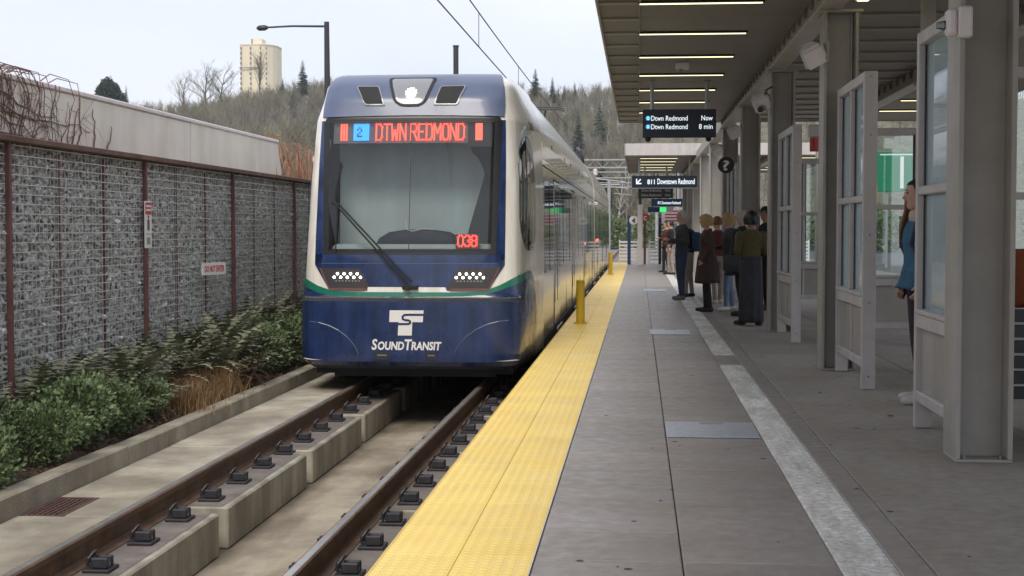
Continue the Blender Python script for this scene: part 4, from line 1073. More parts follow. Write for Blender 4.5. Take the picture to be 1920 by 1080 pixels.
# ---- shelter screens
def screen(axis, c, a0, a1, label, top=2.87, bays=2, near_thick=.12, glass=None, sill=.84, mid=1.73, st=.075):
    glass = glass or ('glass_sheen' if axis == 'y' else 'glass')
    """framed screen along 'y' (at x = c) or along 'x' (at y = c)"""
    loc = (c, (a0 + a1) / 2, 0) if axis == 'y' else ((a0 + a1) / 2, c, 0)
    t = thing('shelter_screen', label, 'screen', loc, 'glazed screens of the platform shelters')
    def bar(name, a, b, z0, z1, th, mat, par=t, bev=.006):
        m_ = MB()
        f = (lambda u0, u1, w0, w1: (w0, w1, u0, u1)) if axis == 'y' else (lambda u0, u1, w0, w1: (u0, u1, w0, w1))
        X0, X1, Y0_, Y1 = f(a, b, c - th / 2, c + th / 2)
        if bev: m_.bbox(X0, X1, Y0_, Y1, z0, z1, bev)
        else: m_.box(X0, X1, Y0_, Y1, z0, z1)
        return m_.build(name, mat, par)
    bar('stile', a0, a0 + st, .003, top, .12, 'grey_light'); bar('stile', a1 - st, a1, .003, top, .12, 'grey_light')
    i0, i1 = a0 + st + .001, a1 - st - .001
    bar('head_rail', i0, i1, top - .09, top - .001, .118, 'grey_light')
    bar('middle_rail', i0, i1, mid - .03, mid + .03, .112, 'grey_light')
    bar('sill_rail', i0, i1, sill - .10, sill, .116, 'grey_light')
    bar('sill_nose', i0, i1, sill + .001, sill + .035, .145, 'grey_light')
    bar('bottom_rail', i0, i1, .20, .28, .116, 'grey_light')
    bar('lower_panel', i0, i1, .281, sill - .101, .03, 'grey_steel', bev=0)
    for z_ in (.12, .79, 1.4, 2.3, top - .05):      # fixing screws on the end of the near stile
        m_ = MB()
        if axis == 'y': m_.cyl((c, a0 - .004, z_), .011, .006, 8, 0, 'y')
        else: m_.cyl((a0 + st / 2, c - .066, z_), .011, .006, 8, 0, 'y')
        m_.build('screw', 'bolt', t)
    bw = (i1 - i0) / bays
    for k in range(1, bays):
        x = i0 + bw * k
        for (z0, z1) in ((sill + .036, mid - .031), (mid + .031, top - .091)): bar('mullion', x - .025, x + .025, z0, z1, .11, 'grey_light')
        bar('lower_mullion', x - .02, x + .02, .281, sill - .101, .07, 'grey_light')
    for k in range(bays):
        x0 = i0 + bw * k + (.026 if k else .001); x1 = i0 + bw * (k + 1) - (.026 if k < bays - 1 else .001)
        for (z0, z1) in ((sill + .036, mid - .031), (mid + .031, top - .091)):
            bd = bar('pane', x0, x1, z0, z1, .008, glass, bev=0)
            for (p0, p1) in ((x0, x0 + .018), (x1 - .018, x1)): bar('gasket', p0, p1, z0, z1, .03, 'black', bd, 0)
    return t
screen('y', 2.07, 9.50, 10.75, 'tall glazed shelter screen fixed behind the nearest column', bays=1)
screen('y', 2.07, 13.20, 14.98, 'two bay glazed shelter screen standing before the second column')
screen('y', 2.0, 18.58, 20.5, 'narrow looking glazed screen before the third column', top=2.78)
screen('x', 18.5, 2.72, 3.52, 'glazed cross screen at the back of the shelter, seen square on', top=2.72, bays=1)
screen('x', 12.4, 3.02, 4.2, 'glazed cross screen at the right picture edge behind the column', top=2.8, bays=2)
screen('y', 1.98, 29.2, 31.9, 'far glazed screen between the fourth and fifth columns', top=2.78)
screen('x', 26.3, 2.35, 3.55, 'far cross screen of the second shelter', top=2.72, bays=2)
m2 = MB(); m2.bbox(2.86, 2.99, 15.0, 15.13, .003, 3.9, .006)
tag(m2.build('shelter_post', 'grey_steel'), 'slim grey shelter post behind the woman in the beanie', 'post')

# ---- bits fixed to the columns
def speaker(x, y, z, label, s=1.0):
    t = thing('loudspeaker', label, 'loudspeaker', (x, y, z), 'white loudspeakers on the columns')
    rot = Matrix.Rotation(R(-28), 3, 'Y') @ Matrix.Rotation(R(35), 3, 'X')
    bm = bmesh.new()
    A_ = [(-.13, -.13), (.13, -.13), (.13, .13), (-.13, .13)]; B_ = [(-.085, -.085), (.085, -.085), (.085, .085), (-.085, .085)]
    vs = [bm.verts.new(Vector((p[0], -.12, p[1]))) for p in A_] + [bm.verts.new(Vector((p[0], .10, p[1]))) for p in B_]
    for f in ((0, 1, 2, 3), (7, 6, 5, 4), (0, 4, 5, 1), (1, 5, 6, 2), (2, 6, 7, 3), (3, 7, 4, 0)): bm.faces.new([vs[i] for i in f])
    bmesh.ops.bevel(bm, geom=list(bm.edges), offset=.035, segments=3, affect='EDGES')
    for v in bm.verts: v.co = rot @ (v.co * s) + Vector((x - .16 * s, y - .1, z))
    m_ = MB(); m_.bm(bm); m_.build('cabinet', 'white_plastic', t, smooth=40)
    bm = bmesh.new(); bmesh.ops.create_cube(bm, size=1)
    for v in bm.verts: v.co = rot @ (Vector((v.co.x * .19, v.co.y * .006 - .1225, v.co.z * .19)) * s) + Vector((x - .16 * s, y - .1, z))
    m_ = MB(); m_.bm(bm); m_.build('grille', 'coping', t)
    m_ = MB(); m_.tube([(x - .03, y - .07, z + .10 * s), (x - .01, y - .1, z + .06 * s), (x + .0, y - .12, z)], .014, 8); m_.tube([(x, y - .12, z - .08), (x, y - .12, z + .12)], .02, 8); m_.build('bracket', 'grey_steel', t)
speaker(1.90, 15.05, 3.24, 'large white wedge loudspeaker on the second column')
speaker(1.84, 20.6, 3.24, 'white wedge loudspeaker on the third column')
speaker(1.84, 26.3, 3.22, 'small white loudspeaker above the question mark sign')
speaker(1.84, 32.1, 3.2, 'tiny white loudspeaker on the fifth column')
t = thing('fire_beacon', 'beige box with rounded front clamped to the near screen and column', 'alarm box', (2.05, 9.2, 2.72))
m2 = MB(); m2.bbox(1.935, 2.02, 9.02, 9.11, 2.62, 2.81, .012); m2.build('back_box', 'coping', t)
m2 = MB(); m2.bbox(1.868, 1.933, 9.03, 9.13, 2.63, 2.80, .02); m2.build('front_box', 'coping', t)
m2 = MB(); m2.cyl((1.866, 9.09, 2.70), .03, -.05, 14, 0, 'x', .02); m2.build('lens', 'glass_blue', t)
t = thing('security_camera', 'small white dome camera box on the canopy soffit', 'camera', (.62, 21.4, 3.8))
m2 = MB(); m2.bbox(.53, .73, 21.3, 21.5, 3.80, 3.899, .015); m2.build('housing', 'white_plastic', t)
m2 = MB(); m2.tube([(.6, 21.4, 3.80), (.6, 21.4, 3.765), (.6, 21.4, 3.75)], [.035, .03, .01], 12); m2.build('dome', 'lamp_lens', t, smooth=True)
t = thing('security_camera', 'dark bullet camera hanging under the beam by the third column', 'camera', (1.7, 20.4, 3.2))
m2 = MB(); m2.tube([(1.76, 20.6, 3.16), (1.72, 20.45, 3.15), (1.68, 20.32, 3.12)], [.05, .055, .045], 12); m2.build('body', 'lamp_lens', t, smooth=40)
m2 = MB(); m2.tube([(1.683, 20.33, 3.122), (1.672, 20.29, 3.11)], [.036, .04], 12); m2.tube([(1.74, 20.5, 3.18), (1.76, 20.5, 3.4), (1.86, 20.55, 3.45)], .012, 6); m2.build('lens', 'black', t)

# ================================================================== SIGNS
def board(name, x0, x1, y, z0, z1, label, cat, mat='sign_navy', frame='black', th=.10, grp=None):
    t = thing(name, label, cat, ((x0 + x1) / 2, y, z0), grp)
    m_ = MB(); m_.bbox(x0, x1, y, y + th, z0, z1, .008); m_.build('case', mat, t)
    return t
def txt(t, body, x, y, z, h, mat, maxw=None, name='lettering', bold=0.001, left=True, sx=1.0):
    vs, fs = text_geo(body, h, bold, sx, 0, .0008); a = np.array(vs); w = a[:, 0].max() - a[:, 0].min(); k = (maxw / w) if maxw else 1
    x0 = a[:, 0].min(); ox = x if left else x - w * k
    b = MB(); b.add([(ox + (p[0] - x0) * k, y - .0015 - p[2], z + p[1]) for p in vs], fs); return b.build(name, mat, t, flip=True)
Yb = 24.0
bd = board('departure_board', .056, 1.264, Yb, 2.965, 3.43, 'black hanging departure board listing Dtwn Redmond trains, Now and 8 min', 'departure board')
m2 = MB(); m2.box(.085, 1.235, Yb - .004, Yb - .0005, 3.0, 3.40); m2.build('screen', 'sign_navy', bd)
for k, (rt_, z) in enumerate((('Now', 3.245), ('8 min', 3.105))):
    txt(bd, 'Dtwn Redmond', .195, Yb - .004, z, .115, 'screen_text', .60)
    txt(bd, rt_, 1.205, Yb - .004, z, .115, 'screen_text', .185 if k == 0 else .225, left=False)
    m2 = MB(); m2.cyl((.145, Yb - .0045, z + .04), .038, -.003, 18, 0, 'y'); m2.build('line_dot', 'screen_dot', bd)
    txt(bd, '2', .130, Yb - .008, z + .018, .06, 'screen_text', .028)
for x in (.21, 1.11):
    m2 = MB(); m2.tube([(x, Yb + .05, 3.431), (x, Yb + .05, 3.897)], .032, 12); m2.build('hanger', 'galv', bd)
    m2 = MB(); m2.bbox(x - .06, x + .06, Yb - .01, Yb + .11, 3.885, 3.8985, .004); m2.build('hanger_plate', 'galv', bd)
for x in (.145, 1.14):
    m2 = MB(); m2.tube([(x, Yb + .05, 2.964), (x, Yb + .05, 2.93), (x, Yb + .05, 2.90)], [.045, .05, .025], 12); m2.build('sensor', 'black', bd, smooth=True)
# round question mark sign
q = thing('information_sign', 'round black sign with a white question mark beside the columns', 'sign', (1.55, 28.0, 2.6))
m2 = MB(); m2.tube([(1.665, 27.98, 2.685), (1.665, 28.02, 2.685)], .158, 32); m2.build('disc', 'black', q, smooth=40)
txt(q, '?', 1.60, 27.975, 2.59, .26, 'white_paint', .125, bold=.006)
m2 = MB(); m2.tube([(1.665, 28.03, 2.70), (1.84, 28.03, 2.70)], .015, 8); m2.build('bracket', 'grey_steel', q)
# direction signs and further boards far down the platform
def hung(name, x0, x1, y, z0, z1, label, texts, cat='sign', mat='sign_navy', rim=True, hz=3.88):
    t = board(name, x0, x1, y, z0, z1, label, cat, mat, th=.12)
    if rim:
        m_ = MB(); m_.box(x0 - .03, x0 - .001, y - .01, y + .13, z0 - .03, z1 + .02); m_.box(x0 - .03, x1 + .03, y - .01, y + .13, z0 - .03, z0 - .001); m_.build('rim', 'galv', t)
    for (body, x, z, h, mw, mt) in texts: txt(t, body, x, y - .003, z, h, mt, mw, bold=.004)
    if hz:
        for x in (x0 + .25, x1 - .25): m_ = MB(); m_.tube([(x, y + .06, z1), (x, y + .06, hz)], .03, 8); m_.build('hanger', 'galv', t)
    return t
h1 = hung('direction_sign', -.24, 1.95, 49.0, 2.86, 3.26, 'long navy hanging sign with arrow reading Downtown Redmond under the far canopy', [('Downtown Redmond', .62, 2.98, .26, 1.25, 'screen_text'), ('811', .28, 2.98, .22, .25, 'screen_text')])
m2 = MB(); m2.prism([(-.10, 2.98), (-.10, 3.16), (-.06, 3.16), (-.06, 3.05), (.04, 3.16), (.07, 3.13), (-.03, 3.02), (.08, 3.02), (.08, 2.98)], lambda p, k: (p[0], 48.997 - .003 * k, p[1])); m2.build('arrow', 'screen_text', h1)
h2 = hung('departure_board', -.03, 1.30, 55.5, 2.64, 3.07, 'small far departure board with two dim rows under the far canopy', [('Dtwn Redmond', .10, 2.90, .13, .75, 'galv'), ('Now', 1.0, 2.90, .13, .2, 'galv'), ('Dtwn Redmond', .10, 2.72, .13, .75, 'galv'), ('8 min', 1.0, 2.72, .13, .2, 'galv')], 'departure board', 'black', False)
h3 = hung('direction_sign', .52, 1.80, 60.3, 2.42, 2.72, 'pale rimmed blue direction sign, farthest under the canopy', [('811 Downtown Redmond', .78, 2.50, .17, .95, 'screen_text')], mat='blue_post')
h4 = hung('exit_sign', .38, 1.45, 61.5, 2.18, 2.40, 'narrow dark sign with a green field at the platform end', [], mat='blue_post', rim=False, hz=3.88)
m2 = MB(); m2.box(.88, 1.16, 61.494, 61.499, 2.185, 2.395); m2.build('green_field', EM('exit_green', (.05, .6, .15), .8), h4)
m2 = MB(); m2.box(1.17, 1.44, 61.494, 61.499, 2.185, 2.395); m2.build('white_field', 'white_paint', h4)
# car-stop markers and posts at the platform end
t = thing('car_stop_sign', 'round white sign with a 4 on a blue post at the platform end', 'sign', (-.40, 60, 0))
m2 = MB(); m2.bbox(-.47, -.33, 59.95, 60.08, .003, 2.0, .006); m2.build('post', 'blue_post', t)
m2 = MB(); m2.tube([(-.22, 59.90, 1.83), (-.22, 59.94, 1.83)], .18, 26); m2.build('disc', 'white_paint', t)
txt(t, '4', -.29, 59.895, 1.72, .28, 'black', .14, bold=.008)
t = thing('red_sign', 'small round red sign with a white C at the platform end', 'sign', (.25, 60.6, 0))
m2 = MB(); m2.tube([(.26, 60.5, 1.94), (.26, 60.54, 1.94)], .17, 26); m2.build('disc', 'red_sign', t)
m2 = MB(); m2.bbox(.2, .30, 60.6, 60.7, .003, 2.1, .004); m2.build('post', 'maroon', t)
txt(t, 'C', .19, 60.495, 1.84, .24, 'white_paint', .14, bold=.012)
t = thing('light_mast', 'pale square mast at the end of the platform beside the red sign', 'mast', (.03, 58.5, 0))
m2 = MB(); m2.bbox(-.05, .15, 58.5, 58.7, .003, 2.45, .01); m2.build('mast', 'coping', t)
m2 = MB(); m2.bbox(-.0, .10, 58.55, 58.65, 2.45, 2.95, .01); m2.build('head', 'black', t)
t = thing('sign_post', 'slim black post standing at the right of the platform end', 'post', (.9, 60.5, 0))
m2 = MB(); m2.bbox(.82, .94, 60.4, 60.5, .003, 1.9, .006); m2.build('post', 'black', t)
m2 = MB(); m2.bbox(.80, .96, 60.38, 60.52, 1.9, 1.93, .004); m2.build('cap', 'black', t)
t = thing('pale_notice', 'pale pink and red notice board at the end of the platform', 'sign', (1.5, 64, 0))
m2 = MB(); m2.bbox(1.0, 2.3, 64, 64.05, 1.7, 2.4, .006); m2.build('board', 'coping', t)
m2 = MB()
for k in range(4): m2.box(1.15, 2.1 - .1 * (k % 2), 63.993, 63.998, 1.80 + .14 * k, 1.86 + .14 * k)
m2.build('lettering', 'red_sign', t)
m2 = MB(); m2.box(1.6, 1.68, 64.06, 64.12, -.6, 2.4); m2.build('post', 'galv', t)
# end railing
er = thing('platform_end_railing', 'white slatted railing across the end of the platform', 'railing', (3, 62.3, 0))
for k in range(6):
    for (a, b) in ((-.85, -.05), (.45, 7.2)):
        m2 = MB(); m2.box(a, b, 62.3, 62.33, .12 + k * .15, .20 + k * .15); m2.build('slat', 'white_paint', er)
for x in (-.85, -.08, .42, 1.9, 3.4, 4.9, 6.4, 7.2):
    m2 = MB(); m2.box(x, x + .05, 62.34, 62.39, .0, 1.0); m2.build('post', 'white_paint', er)

# ---- bench glimpsed behind the nearest column
t = thing('platform_bench', 'black slatted bench glimpsed behind the nearest column', 'bench', (2.9, 10.3, 0))
for k in range(6): m2 = MB(); m2.bbox(2.42, 3.9, 9.98, 10.01, .30 + k * .105, .385 + k * .105, .004); m2.build('back_slat', 'black', t)
for k in range(4): m2 = MB(); m2.bbox(2.42, 3.9, 10.04 + k * .11, 10.12 + k * .11, .42, .45, .004); m2.build('seat_slat', 'black', t)
for k in range(5): m2 = MB(); m2.box(2.43, 3.89, 9.988, 10.0, .388 + k * .105, .402 + k * .105); m2.build('gap_rail', 'galv', t)
for x in (2.47, 3.75):
    m2 = MB(); m2.bbox(x, x + .07, 10.02, 10.42, .003, .418, .006); m2.build('leg', 'maroon', t)
# small notice on the back screen
t = board('notice', 3.28, 3.50, 18.40, 1.30, 1.62, 'small black notice on the back screen beside the woman in the beanie', 'notice', 'black', th=.02)
m2 = MB()
for k in range(4): m2.box(3.30, 3.45, 18.396, 18.399, 1.35 + .06 * k, 1.365 + .06 * k)
m2.build('lettering', 'galv', t)
# red emergency strobe
t = thing('emergency_strobe', 'small red emergency light high on the third shelter', 'alarm', (2.35, 22, 2.6))
m2 = MB(); m2.tube([(2.62, 22.0, 2.62), (2.62, 22.0, 2.82)], .07, 12); m2.build('lens', 'red_sign', t)
m2 = MB(); m2.bbox(2.53, 2.71, 21.95, 22.1, 2.83, 3.02, .02); m2.build('base', 'white_plastic', t)

# ================================================================== RIGHT BACKGROUND (seen through the glass)
m2 = MB(); m2.box(7.4, 60, 66, 260, -.95, -.85); struct(m2.build('road', 'asphalt'))
for i, (x, y, w, h, z) in enumerate(((14.2, 88, 3.0, 2.4, 3.7), (17.3, 92, 2.6, 2.2, 4.4))):
    t = thing('road_sign', ['green motorway sign on posts seen through the shelter glass, left of two', 'green motorway sign on posts seen through the shelter glass, right of two'][i], 'road sign', (x, y, -.9))
    m2 = MB(); m2.bbox(x, x + w, y, y + .08, z, z + h, .02); m2.build('panel', 'green_sign', t)
    m2 = MB(); m2.box(x + .15, x + w - .15, y - .006, y - .002, z + h - .22, z + h - .14); m2.box(x + w * .45, x + w * .52, y - .006, y - .002, z + .2, z + h - .3); m2.build('border', 'white_paint', t)
    for q_ in (.2, .8): m2 = MB(); m2.tube([(x + w * q_, y + .15, -.9), (x + w * q_, y + .15, z + h)], .09, 8); m2.build('post', 'galv', t)
t = thing('traffic_barrel', 'orange and yellow warning marker beside the green motorway sign', 'marker', (12.6, 84, -.9))
m2 = MB(); m2.tube([(13.3, 84, 2.6), (13.3, 84, 4.0)], .28, 12); m2.build('marker', 'orange', t)
m2 = MB(); m2.tube([(13.3, 84, -.9), (13.3, 84, 2.6)], .05, 8); m2.build('post', 'galv', t)

# ================================================================== POLES AND WIRES
t = thing('lamp_post', 'tall dark street lamp with a long arm reaching left', 'lamp post', (-9.15, 42, 1.0))
m2 = MB(); m2.tube([(-9.15, 42, -.9), (-9.15, 42, 3), (-9.17, 42, 7.55)], [.13, .11, .075], 12); m2.build('pole', 'pole_dark', t, smooth=40)
m2 = MB(); m2.tube([(-9.17, 42, 7.42), (-10.2, 42, 7.44), (-10.95, 42, 7.41)], [.035, .03, .028], 8); m2.build('arm', 'pole_dark', t)
m2 = MB(); m2.tube([(-10.93, 42, 7.41), (-11.02, 42, 7.40), (-11.2, 42, 7.39), (-11.27, 42, 7.39)], [.04, .085, .08, .03], 10); m2.build('lamp_head', 'pole_dark', t, smooth=True)
t = thing('catenary_pole', 'short dark round pole rising behind the train roof', 'pole', (-5.9, 46, -.9))
m2 = MB(); m2.tube([(-5.85, 46, -.9), (-5.85, 46, 7.28)], .085, 12); m2.build('shaft', 'pole_dark', t, smooth=40)
m2 = MB(); m2.tube([(-5.85, 46, 7.28), (-5.85, 46, 7.33)], .10, 12); m2.build('cap', 'pole_dark', t)
def wire(name, pts, r, label): m_ = MB(); m_.tube(pts, r, 5); return tag(m_.build(name, 'cable'), label, 'wire', 'overhead wires')
mz = lambda y: 4.95 + .0011 * (y - 32) ** 2 - .10
wr = thing('overhead_line', 'overhead wires with hangers stretched above the track', 'wire', (XC, 40, 4.4))
m2 = MB(); m2.tube([(XC, y, 4.40 + .0012 * max(0, y - 22)) for y in range(-5, 181, 6)], .011, 5); m2.build('contact_wire', 'cable', wr)
m2 = MB(); m2.tube([(XC, y, 4.945 + (.55 * ((y - 28) / 36.0) ** 2 if y < 64 else .55 * ((y - 100) / 36.0) ** 2)) for y in range(-5, 137, 3)], .011, 5); m2.build('messenger_wire', 'cable', wr)
for y in (10, 16.5, 23.3, 31, 38, 46):
    zt_ = 4.945 + .55 * ((y - 28) / 36.0) ** 2
    m2 = MB(); m2.tube([(XC, y, 4.40 + .0012 * max(0, y - 22)), (XC, y, zt_)], .006, 5); m2.build('dropper', 'cable', wr)
# portal frames far down the line
for i, (y, x0, x1, zt) in enumerate(((84, -7.5, 2.2, 5.0), (112, -8, 3.4, 5.4), (150, -9, 5.0, 5.8))):
    t = thing('catenary_portal', '%s grey overhead line portal spanning the tracks beyond the platform' % ['nearest', 'middle', 'farthest'][i], 'portal frame', ((x0 + x1) / 2, y, -.9))
    for x in (x0, x1): m2 = MB(); m2.tube([(x, y, -.9), (x, y, zt + .3)], .13, 10); m2.build('mast', 'galv', t)
    for dz in (0, .45): m2 = MB(); m2.box(x0, x1, y - .05, y + .05, zt + dz, zt + dz + .08); m2.build('chord', 'galv', t)
    m2 = MB(); x = x0
    while x < x1 - .6: m2.tube([(x, y, zt + .04), (x + .45, y, zt + .49), (x + .9, y, zt + .04)], .025, 4); x += .9
    m2.build('lacing', 'galv', t)
    m2 = MB(); m2.tube([(XC + 1.8, y, zt), (XC + 1.8, y, zt - .8), (XC, y, zt - .6)], .035, 6); m2.build('bracket', 'galv', t)
for i, (x, y, h) in enumerate(((-1.9, 92, 4.6), (1.2, 98, 4.4), (2.6, 120, 5.4))):
    t = thing('catenary_pole', '%s pale slim line pole beyond the platform end' % ['left', 'middle', 'right'][i], 'pole', (x, y, -.9), 'poles beyond the platform')
    m2 = MB(); m2.tube([(x, y, -.9), (x, y, h)], .11, 10); m2.build('shaft', 'galv', t, smooth=40)
    m2 = MB(); m2.tube([(x - .7, y, h - .3), (x + .7, y, h - .3)], .04, 6); m2.build('cross_arm', 'galv', t)

# ================================================================== PLANTS BY THE TRACK
def np_mesh(name, V_, F_, mat, smooth=False):
    me = bpy.data.meshes.new(name); me.from_pydata([tuple(p) for p in V_], [], F_); me.materials.append(MAT[mat] if isinstance(mat, str) else mat)
    if smooth: me.polygons.foreach_set('use_smooth', [True] * len(me.polygons))
    return me
def leaf_cloud(seed, lumps, nleaf, size, mat, name='foliage'):
    """small folded leaves spread through overlapping lumps (centre, radii)"""
    r_ = random.Random(seed); V_ = []; F_ = []
    vol = [l[1][0] * l[1][1] * l[1][2] for l in lumps]
    for i in range(nleaf):
        l = r_.choices(lumps, vol)[0]
        d = Vector((r_.gauss(0, 1), r_.gauss(0, 1), r_.gauss(0, 1))).normalized(); q = r_.uniform(.25, 1.0) ** .45 * (1 + .12 * mnoise.noise(Vector(d * 3) + Vector((seed, 0, 0))))
        c_ = Vector(l[0]) + Vector((d.x * l[1][0], d.y * l[1][1], d.z * l[1][2])) * q
        if c_.z < .02: continue
        a = (d + Vector((r_.uniform(-.8, .8), r_.uniform(-.8, .8), r_.uniform(-.1, 1.1)))).normalized()
        b = a.cross(Vector((r_.uniform(-1, 1), r_.uniform(-1, 1), r_.uniform(-1, 1)))).normalized(); n = a.cross(b)
        s_ = size * r_.uniform(.6, 1.3); w = s_ * .36; o = len(V_)
        V_ += [c_, c_ + a * s_ * .5 + b * w + n * w * .4, c_ + a * s_, c_ + a * s_ * .5 - b * w + n * w * .4]
        F_ += [(o, o + 1, o + 2), (o, o + 2, o + 3)]
    return np_mesh(name, V_, F_, mat)
def stems(seed, n, h, spread, mat='bark', r0=.008):
    r_ = random.Random(seed); b = MB()
    for i in range(n):
        a = r_.uniform(0, 6.28); d = r_.uniform(.2, 1) * spread; x, y = math.cos(a) * d, math.sin(a) * d
        b.tube([(x * .15, y * .15, -.05), (x * .5, y * .5, h * .5), (x, y, h * r_.uniform(.7, 1))], [r0, r0 * .7, r0 * .3], 4)
    me = b.mesh('stem'); me.materials.append(MAT[mat]); return me
def plant(name, label, cat, loc, parts_, group, sc=1.0, rz=0.0):
    o = thing(name, label, cat, loc, group, rz or .001); o.scale = (sc, sc, sc)
    for nm, me in parts_: sub(nm, me, o)
    return o
bushA = [('foliage', leaf_cloud(1, [((0, 0, .26), (.36, .42, .27)), ((-.1, .25, .36), (.28, .3, .22)), ((.12, -.25, .2), (.25, .3, .2)), ((-.15, -.1, .42), (.2, .25, .16))], 5200, .042, 'leaf_a')), ('stem', stems(1, 22, .42, .3))]
bushB = [('foliage', leaf_cloud(2, [((0, 0, .22), (.32, .38, .24)), ((.05, .2, .30), (.22, .26, .2)), ((-.1, -.22, .3), (.22, .24, .18))], 4200, .038, 'leaf_a')), ('stem', stems(2, 18, .36, .28))]
bushC = [('foliage', leaf_cloud(3, [((0, 0, .28), (.30, .45, .28)), ((.0, .25, .38), (.22, .3, .2)), ((0, -.3, .35), (.22, .25, .2))], 4600, .036, 'leaf_b')), ('stem', stems(3, 20, .45, .25))]
BED = -.28
for i, (x, y, pr, s_, rz, lb) in enumerate((
    (-4.48, 9.2, bushA, .95, .4, 'leafy green laurel shrub at the bottom left corner of the picture'),
    (-4.47, 10.1, bushB, 1.0, 2.1, 'leafy green shrub just behind the kerb opposite the drain grate'),
    (-4.50, 10.95, bushA, 1.0, 3.5, 'rounded bright green shrub, largest of those near the drain'),
    (-4.46, 11.75, bushB, .95, 1.0, 'low green shrub at the right end of the near shrub row'),
    (-4.75, 9.9, bushB, 1.0, .2, 'green shrub against the wall behind the nearest laurels'),
    (-4.50, 12.6, bushC, .75, .9, 'small dark shrub beside the dry grass clump'),
    (-4.45, 16.9, bushC, 1.05, .2, 'small leaved green shrub beside the nose of the train, nearer'),
    (-4.45, 17.8, bushC, 1.15, 2.6, 'small leaved green shrub beside the nose of the train, middle'),
    (-4.45, 18.8, bushC, 1.1, 1.4, 'small leaved green shrub half hidden by the train nose'))):
    plant('shrub', lb, 'shrub', (x, y, BED), pr, 'green shrubs behind the kerb', s_, rz)
# sword ferns
def fern(seed, nf, L0, mat, up=.8):
    r_ = random.Random(seed); V_ = []; F_ = []
    for i in range(nf):
        az = r_.uniform(0, 6.28); L = L0 * r_.uniform(.7, 1.1); el = r_.uniform(.35, 1.35) * up + .15
        d = Vector((math.cos(az), math.sin(az), 0)); side = Vector((-math.sin(az), math.cos(az), 0)); p = Vector((r_.uniform(-.05, .05), r_.uniform(-.05, .05), 0)); n_ = 15
        for k in range(n_):
            t_ = k / n_; e = el - 1.25 * t_ * t_; dr = d * math.cos(e) + Vector((0, 0, math.sin(e))); q = p + dr * (L / n_)
            w = L * .13 * math.sin(math.pi * min(1, .12 + t_ * .88)) * r_.uniform(.8, 1.1); nn = dr.cross(side)
            for sg in (-1, 1):
                o = len(V_); tip = p + side * (sg * w) + dr * (w * .35) - nn * (w * .15) * r_.uniform(-1, 1)
                V_ += [p, p + dr * (L / n_ * .75), tip]; F_ += [(o, o + 1, o + 2)]
            o = len(V_); V_ += [p - side * .002, p + side * .002, q + side * .0015, q - side * .0015]; F_ += [(o, o + 1, o + 2, o + 3)]
            p = q
    return np_mesh('fronds', V_, F_, mat)
fv = [fern(10 + k, 38, .82, 'fern', 1.0) for k in range(5)]; fb = [fern(20 + k, 12, .6, 'fern_brown', .5) for k in range(2)]
i = 0; y = 8.6; FC = {-4.82: 0, -4.55: 0}
def ordinal(k):
    w = ['first', 'second', 'third', 'fourth', 'fifth', 'sixth', 'seventh', 'eighth', 'ninth', 'tenth', 'eleventh', 'twelfth', 'thirteenth', 'fourteenth', 'fifteenth', 'sixteenth', 'seventeenth', 'eighteenth', 'nineteenth', 'twentieth']
    return w[k - 1] if k <= 20 else ('thirtieth' if k == 30 else ('twenty ' if k < 30 else 'thirty ') + w[k % 10 - 1])
side_word = ['wall', 'kerb']
while y < 23:
    for rowx in (-4.82, -4.55):
        if rowx > -4.7 and (y < 12.2 or 13.0 < y < 14.9 or 16.4 < y < 19.4): continue
        rr = random.Random(i); FC[rowx] += 1
        x_ = rowx + rr.uniform(-.07, .07); y_ = y + rr.uniform(-.15, .15)
        where = 'near the drain' if y < 13 else ('below the warning sign' if y < 15 else ('below the white notice plate' if y < 17.2 else 'beside the train nose'))
        o = plant('sword_fern', 'dark drooping sword fern %s, %s from the left along the %s' % (where, ordinal(FC[rowx]), 'wall' if rowx < -4.7 else 'kerb'), 'fern', (x_, y_, BED + (.10 if rowx < -4.7 else .03)), [('fronds', fv[i % 5]), ('dead_fronds', fb[i % 2])], 'ferns along the mesh wall', rr.uniform(.72, 1.02) * (1.18 if y > 15 else 1), rr.uniform(0, 6.2) + .01)
        i += 1
    y += .46
# dry grass clump
def grass_clump(seed, n, L0, spread, mat):
    r_ = random.Random(seed); V_ = []; F_ = []
    for i in range(n):
        az = r_.uniform(0, 6.28); b0 = Vector((r_.gauss(0, spread * .5), r_.gauss(0, spread * .7), 0)); d = Vector((math.cos(az), math.sin(az), 0)); s_ = Vector((-d.y, d.x, 0)); L = L0 * r_.uniform(.5, 1.1); el = r_.uniform(.9, 1.5); p = b0; w = .0035
        o = len(V_); V_ += [p - s_ * w, p + s_ * w]
        for k in range(4):
            e = el - .9 * (k / 3) ** 2 * r_.uniform(.4, 2.4); p = p + (d * math.cos(e) + Vector((0, 0, math.sin(e)))) * (L / 4); ww = w * (1 - .28 * (k + 1)) if k < 3 else .0004
            V_ += [p - s_ * ww, p + s_ * ww]; F_.append((o + 2 * k, o + 2 * k + 1, o + 2 * k + 3, o + 2 * k + 2))
    return np_mesh('blades', V_, F_, mat)
gm = [grass_clump(5, 900, .46, .26, 'grass_brown'), grass_clump(6, 700, .40, .2, 'grass_brown')]
for (x, y, k, lb) in ((-4.38, 13.35, 0, 'clump of dry russet grass spilling over the kerb, nearer'), (-4.40, 14.05, 1, 'clump of dry russet grass, middle of three'), (-4.42, 14.65, 0, 'clump of dry russet grass, farthest of three')):
    plant('dry_grass', lb, 'grass clump', (x, y, BED), [('blades', gm[k])], 'dry grass clumps', 1.0, x * 9 + 40)
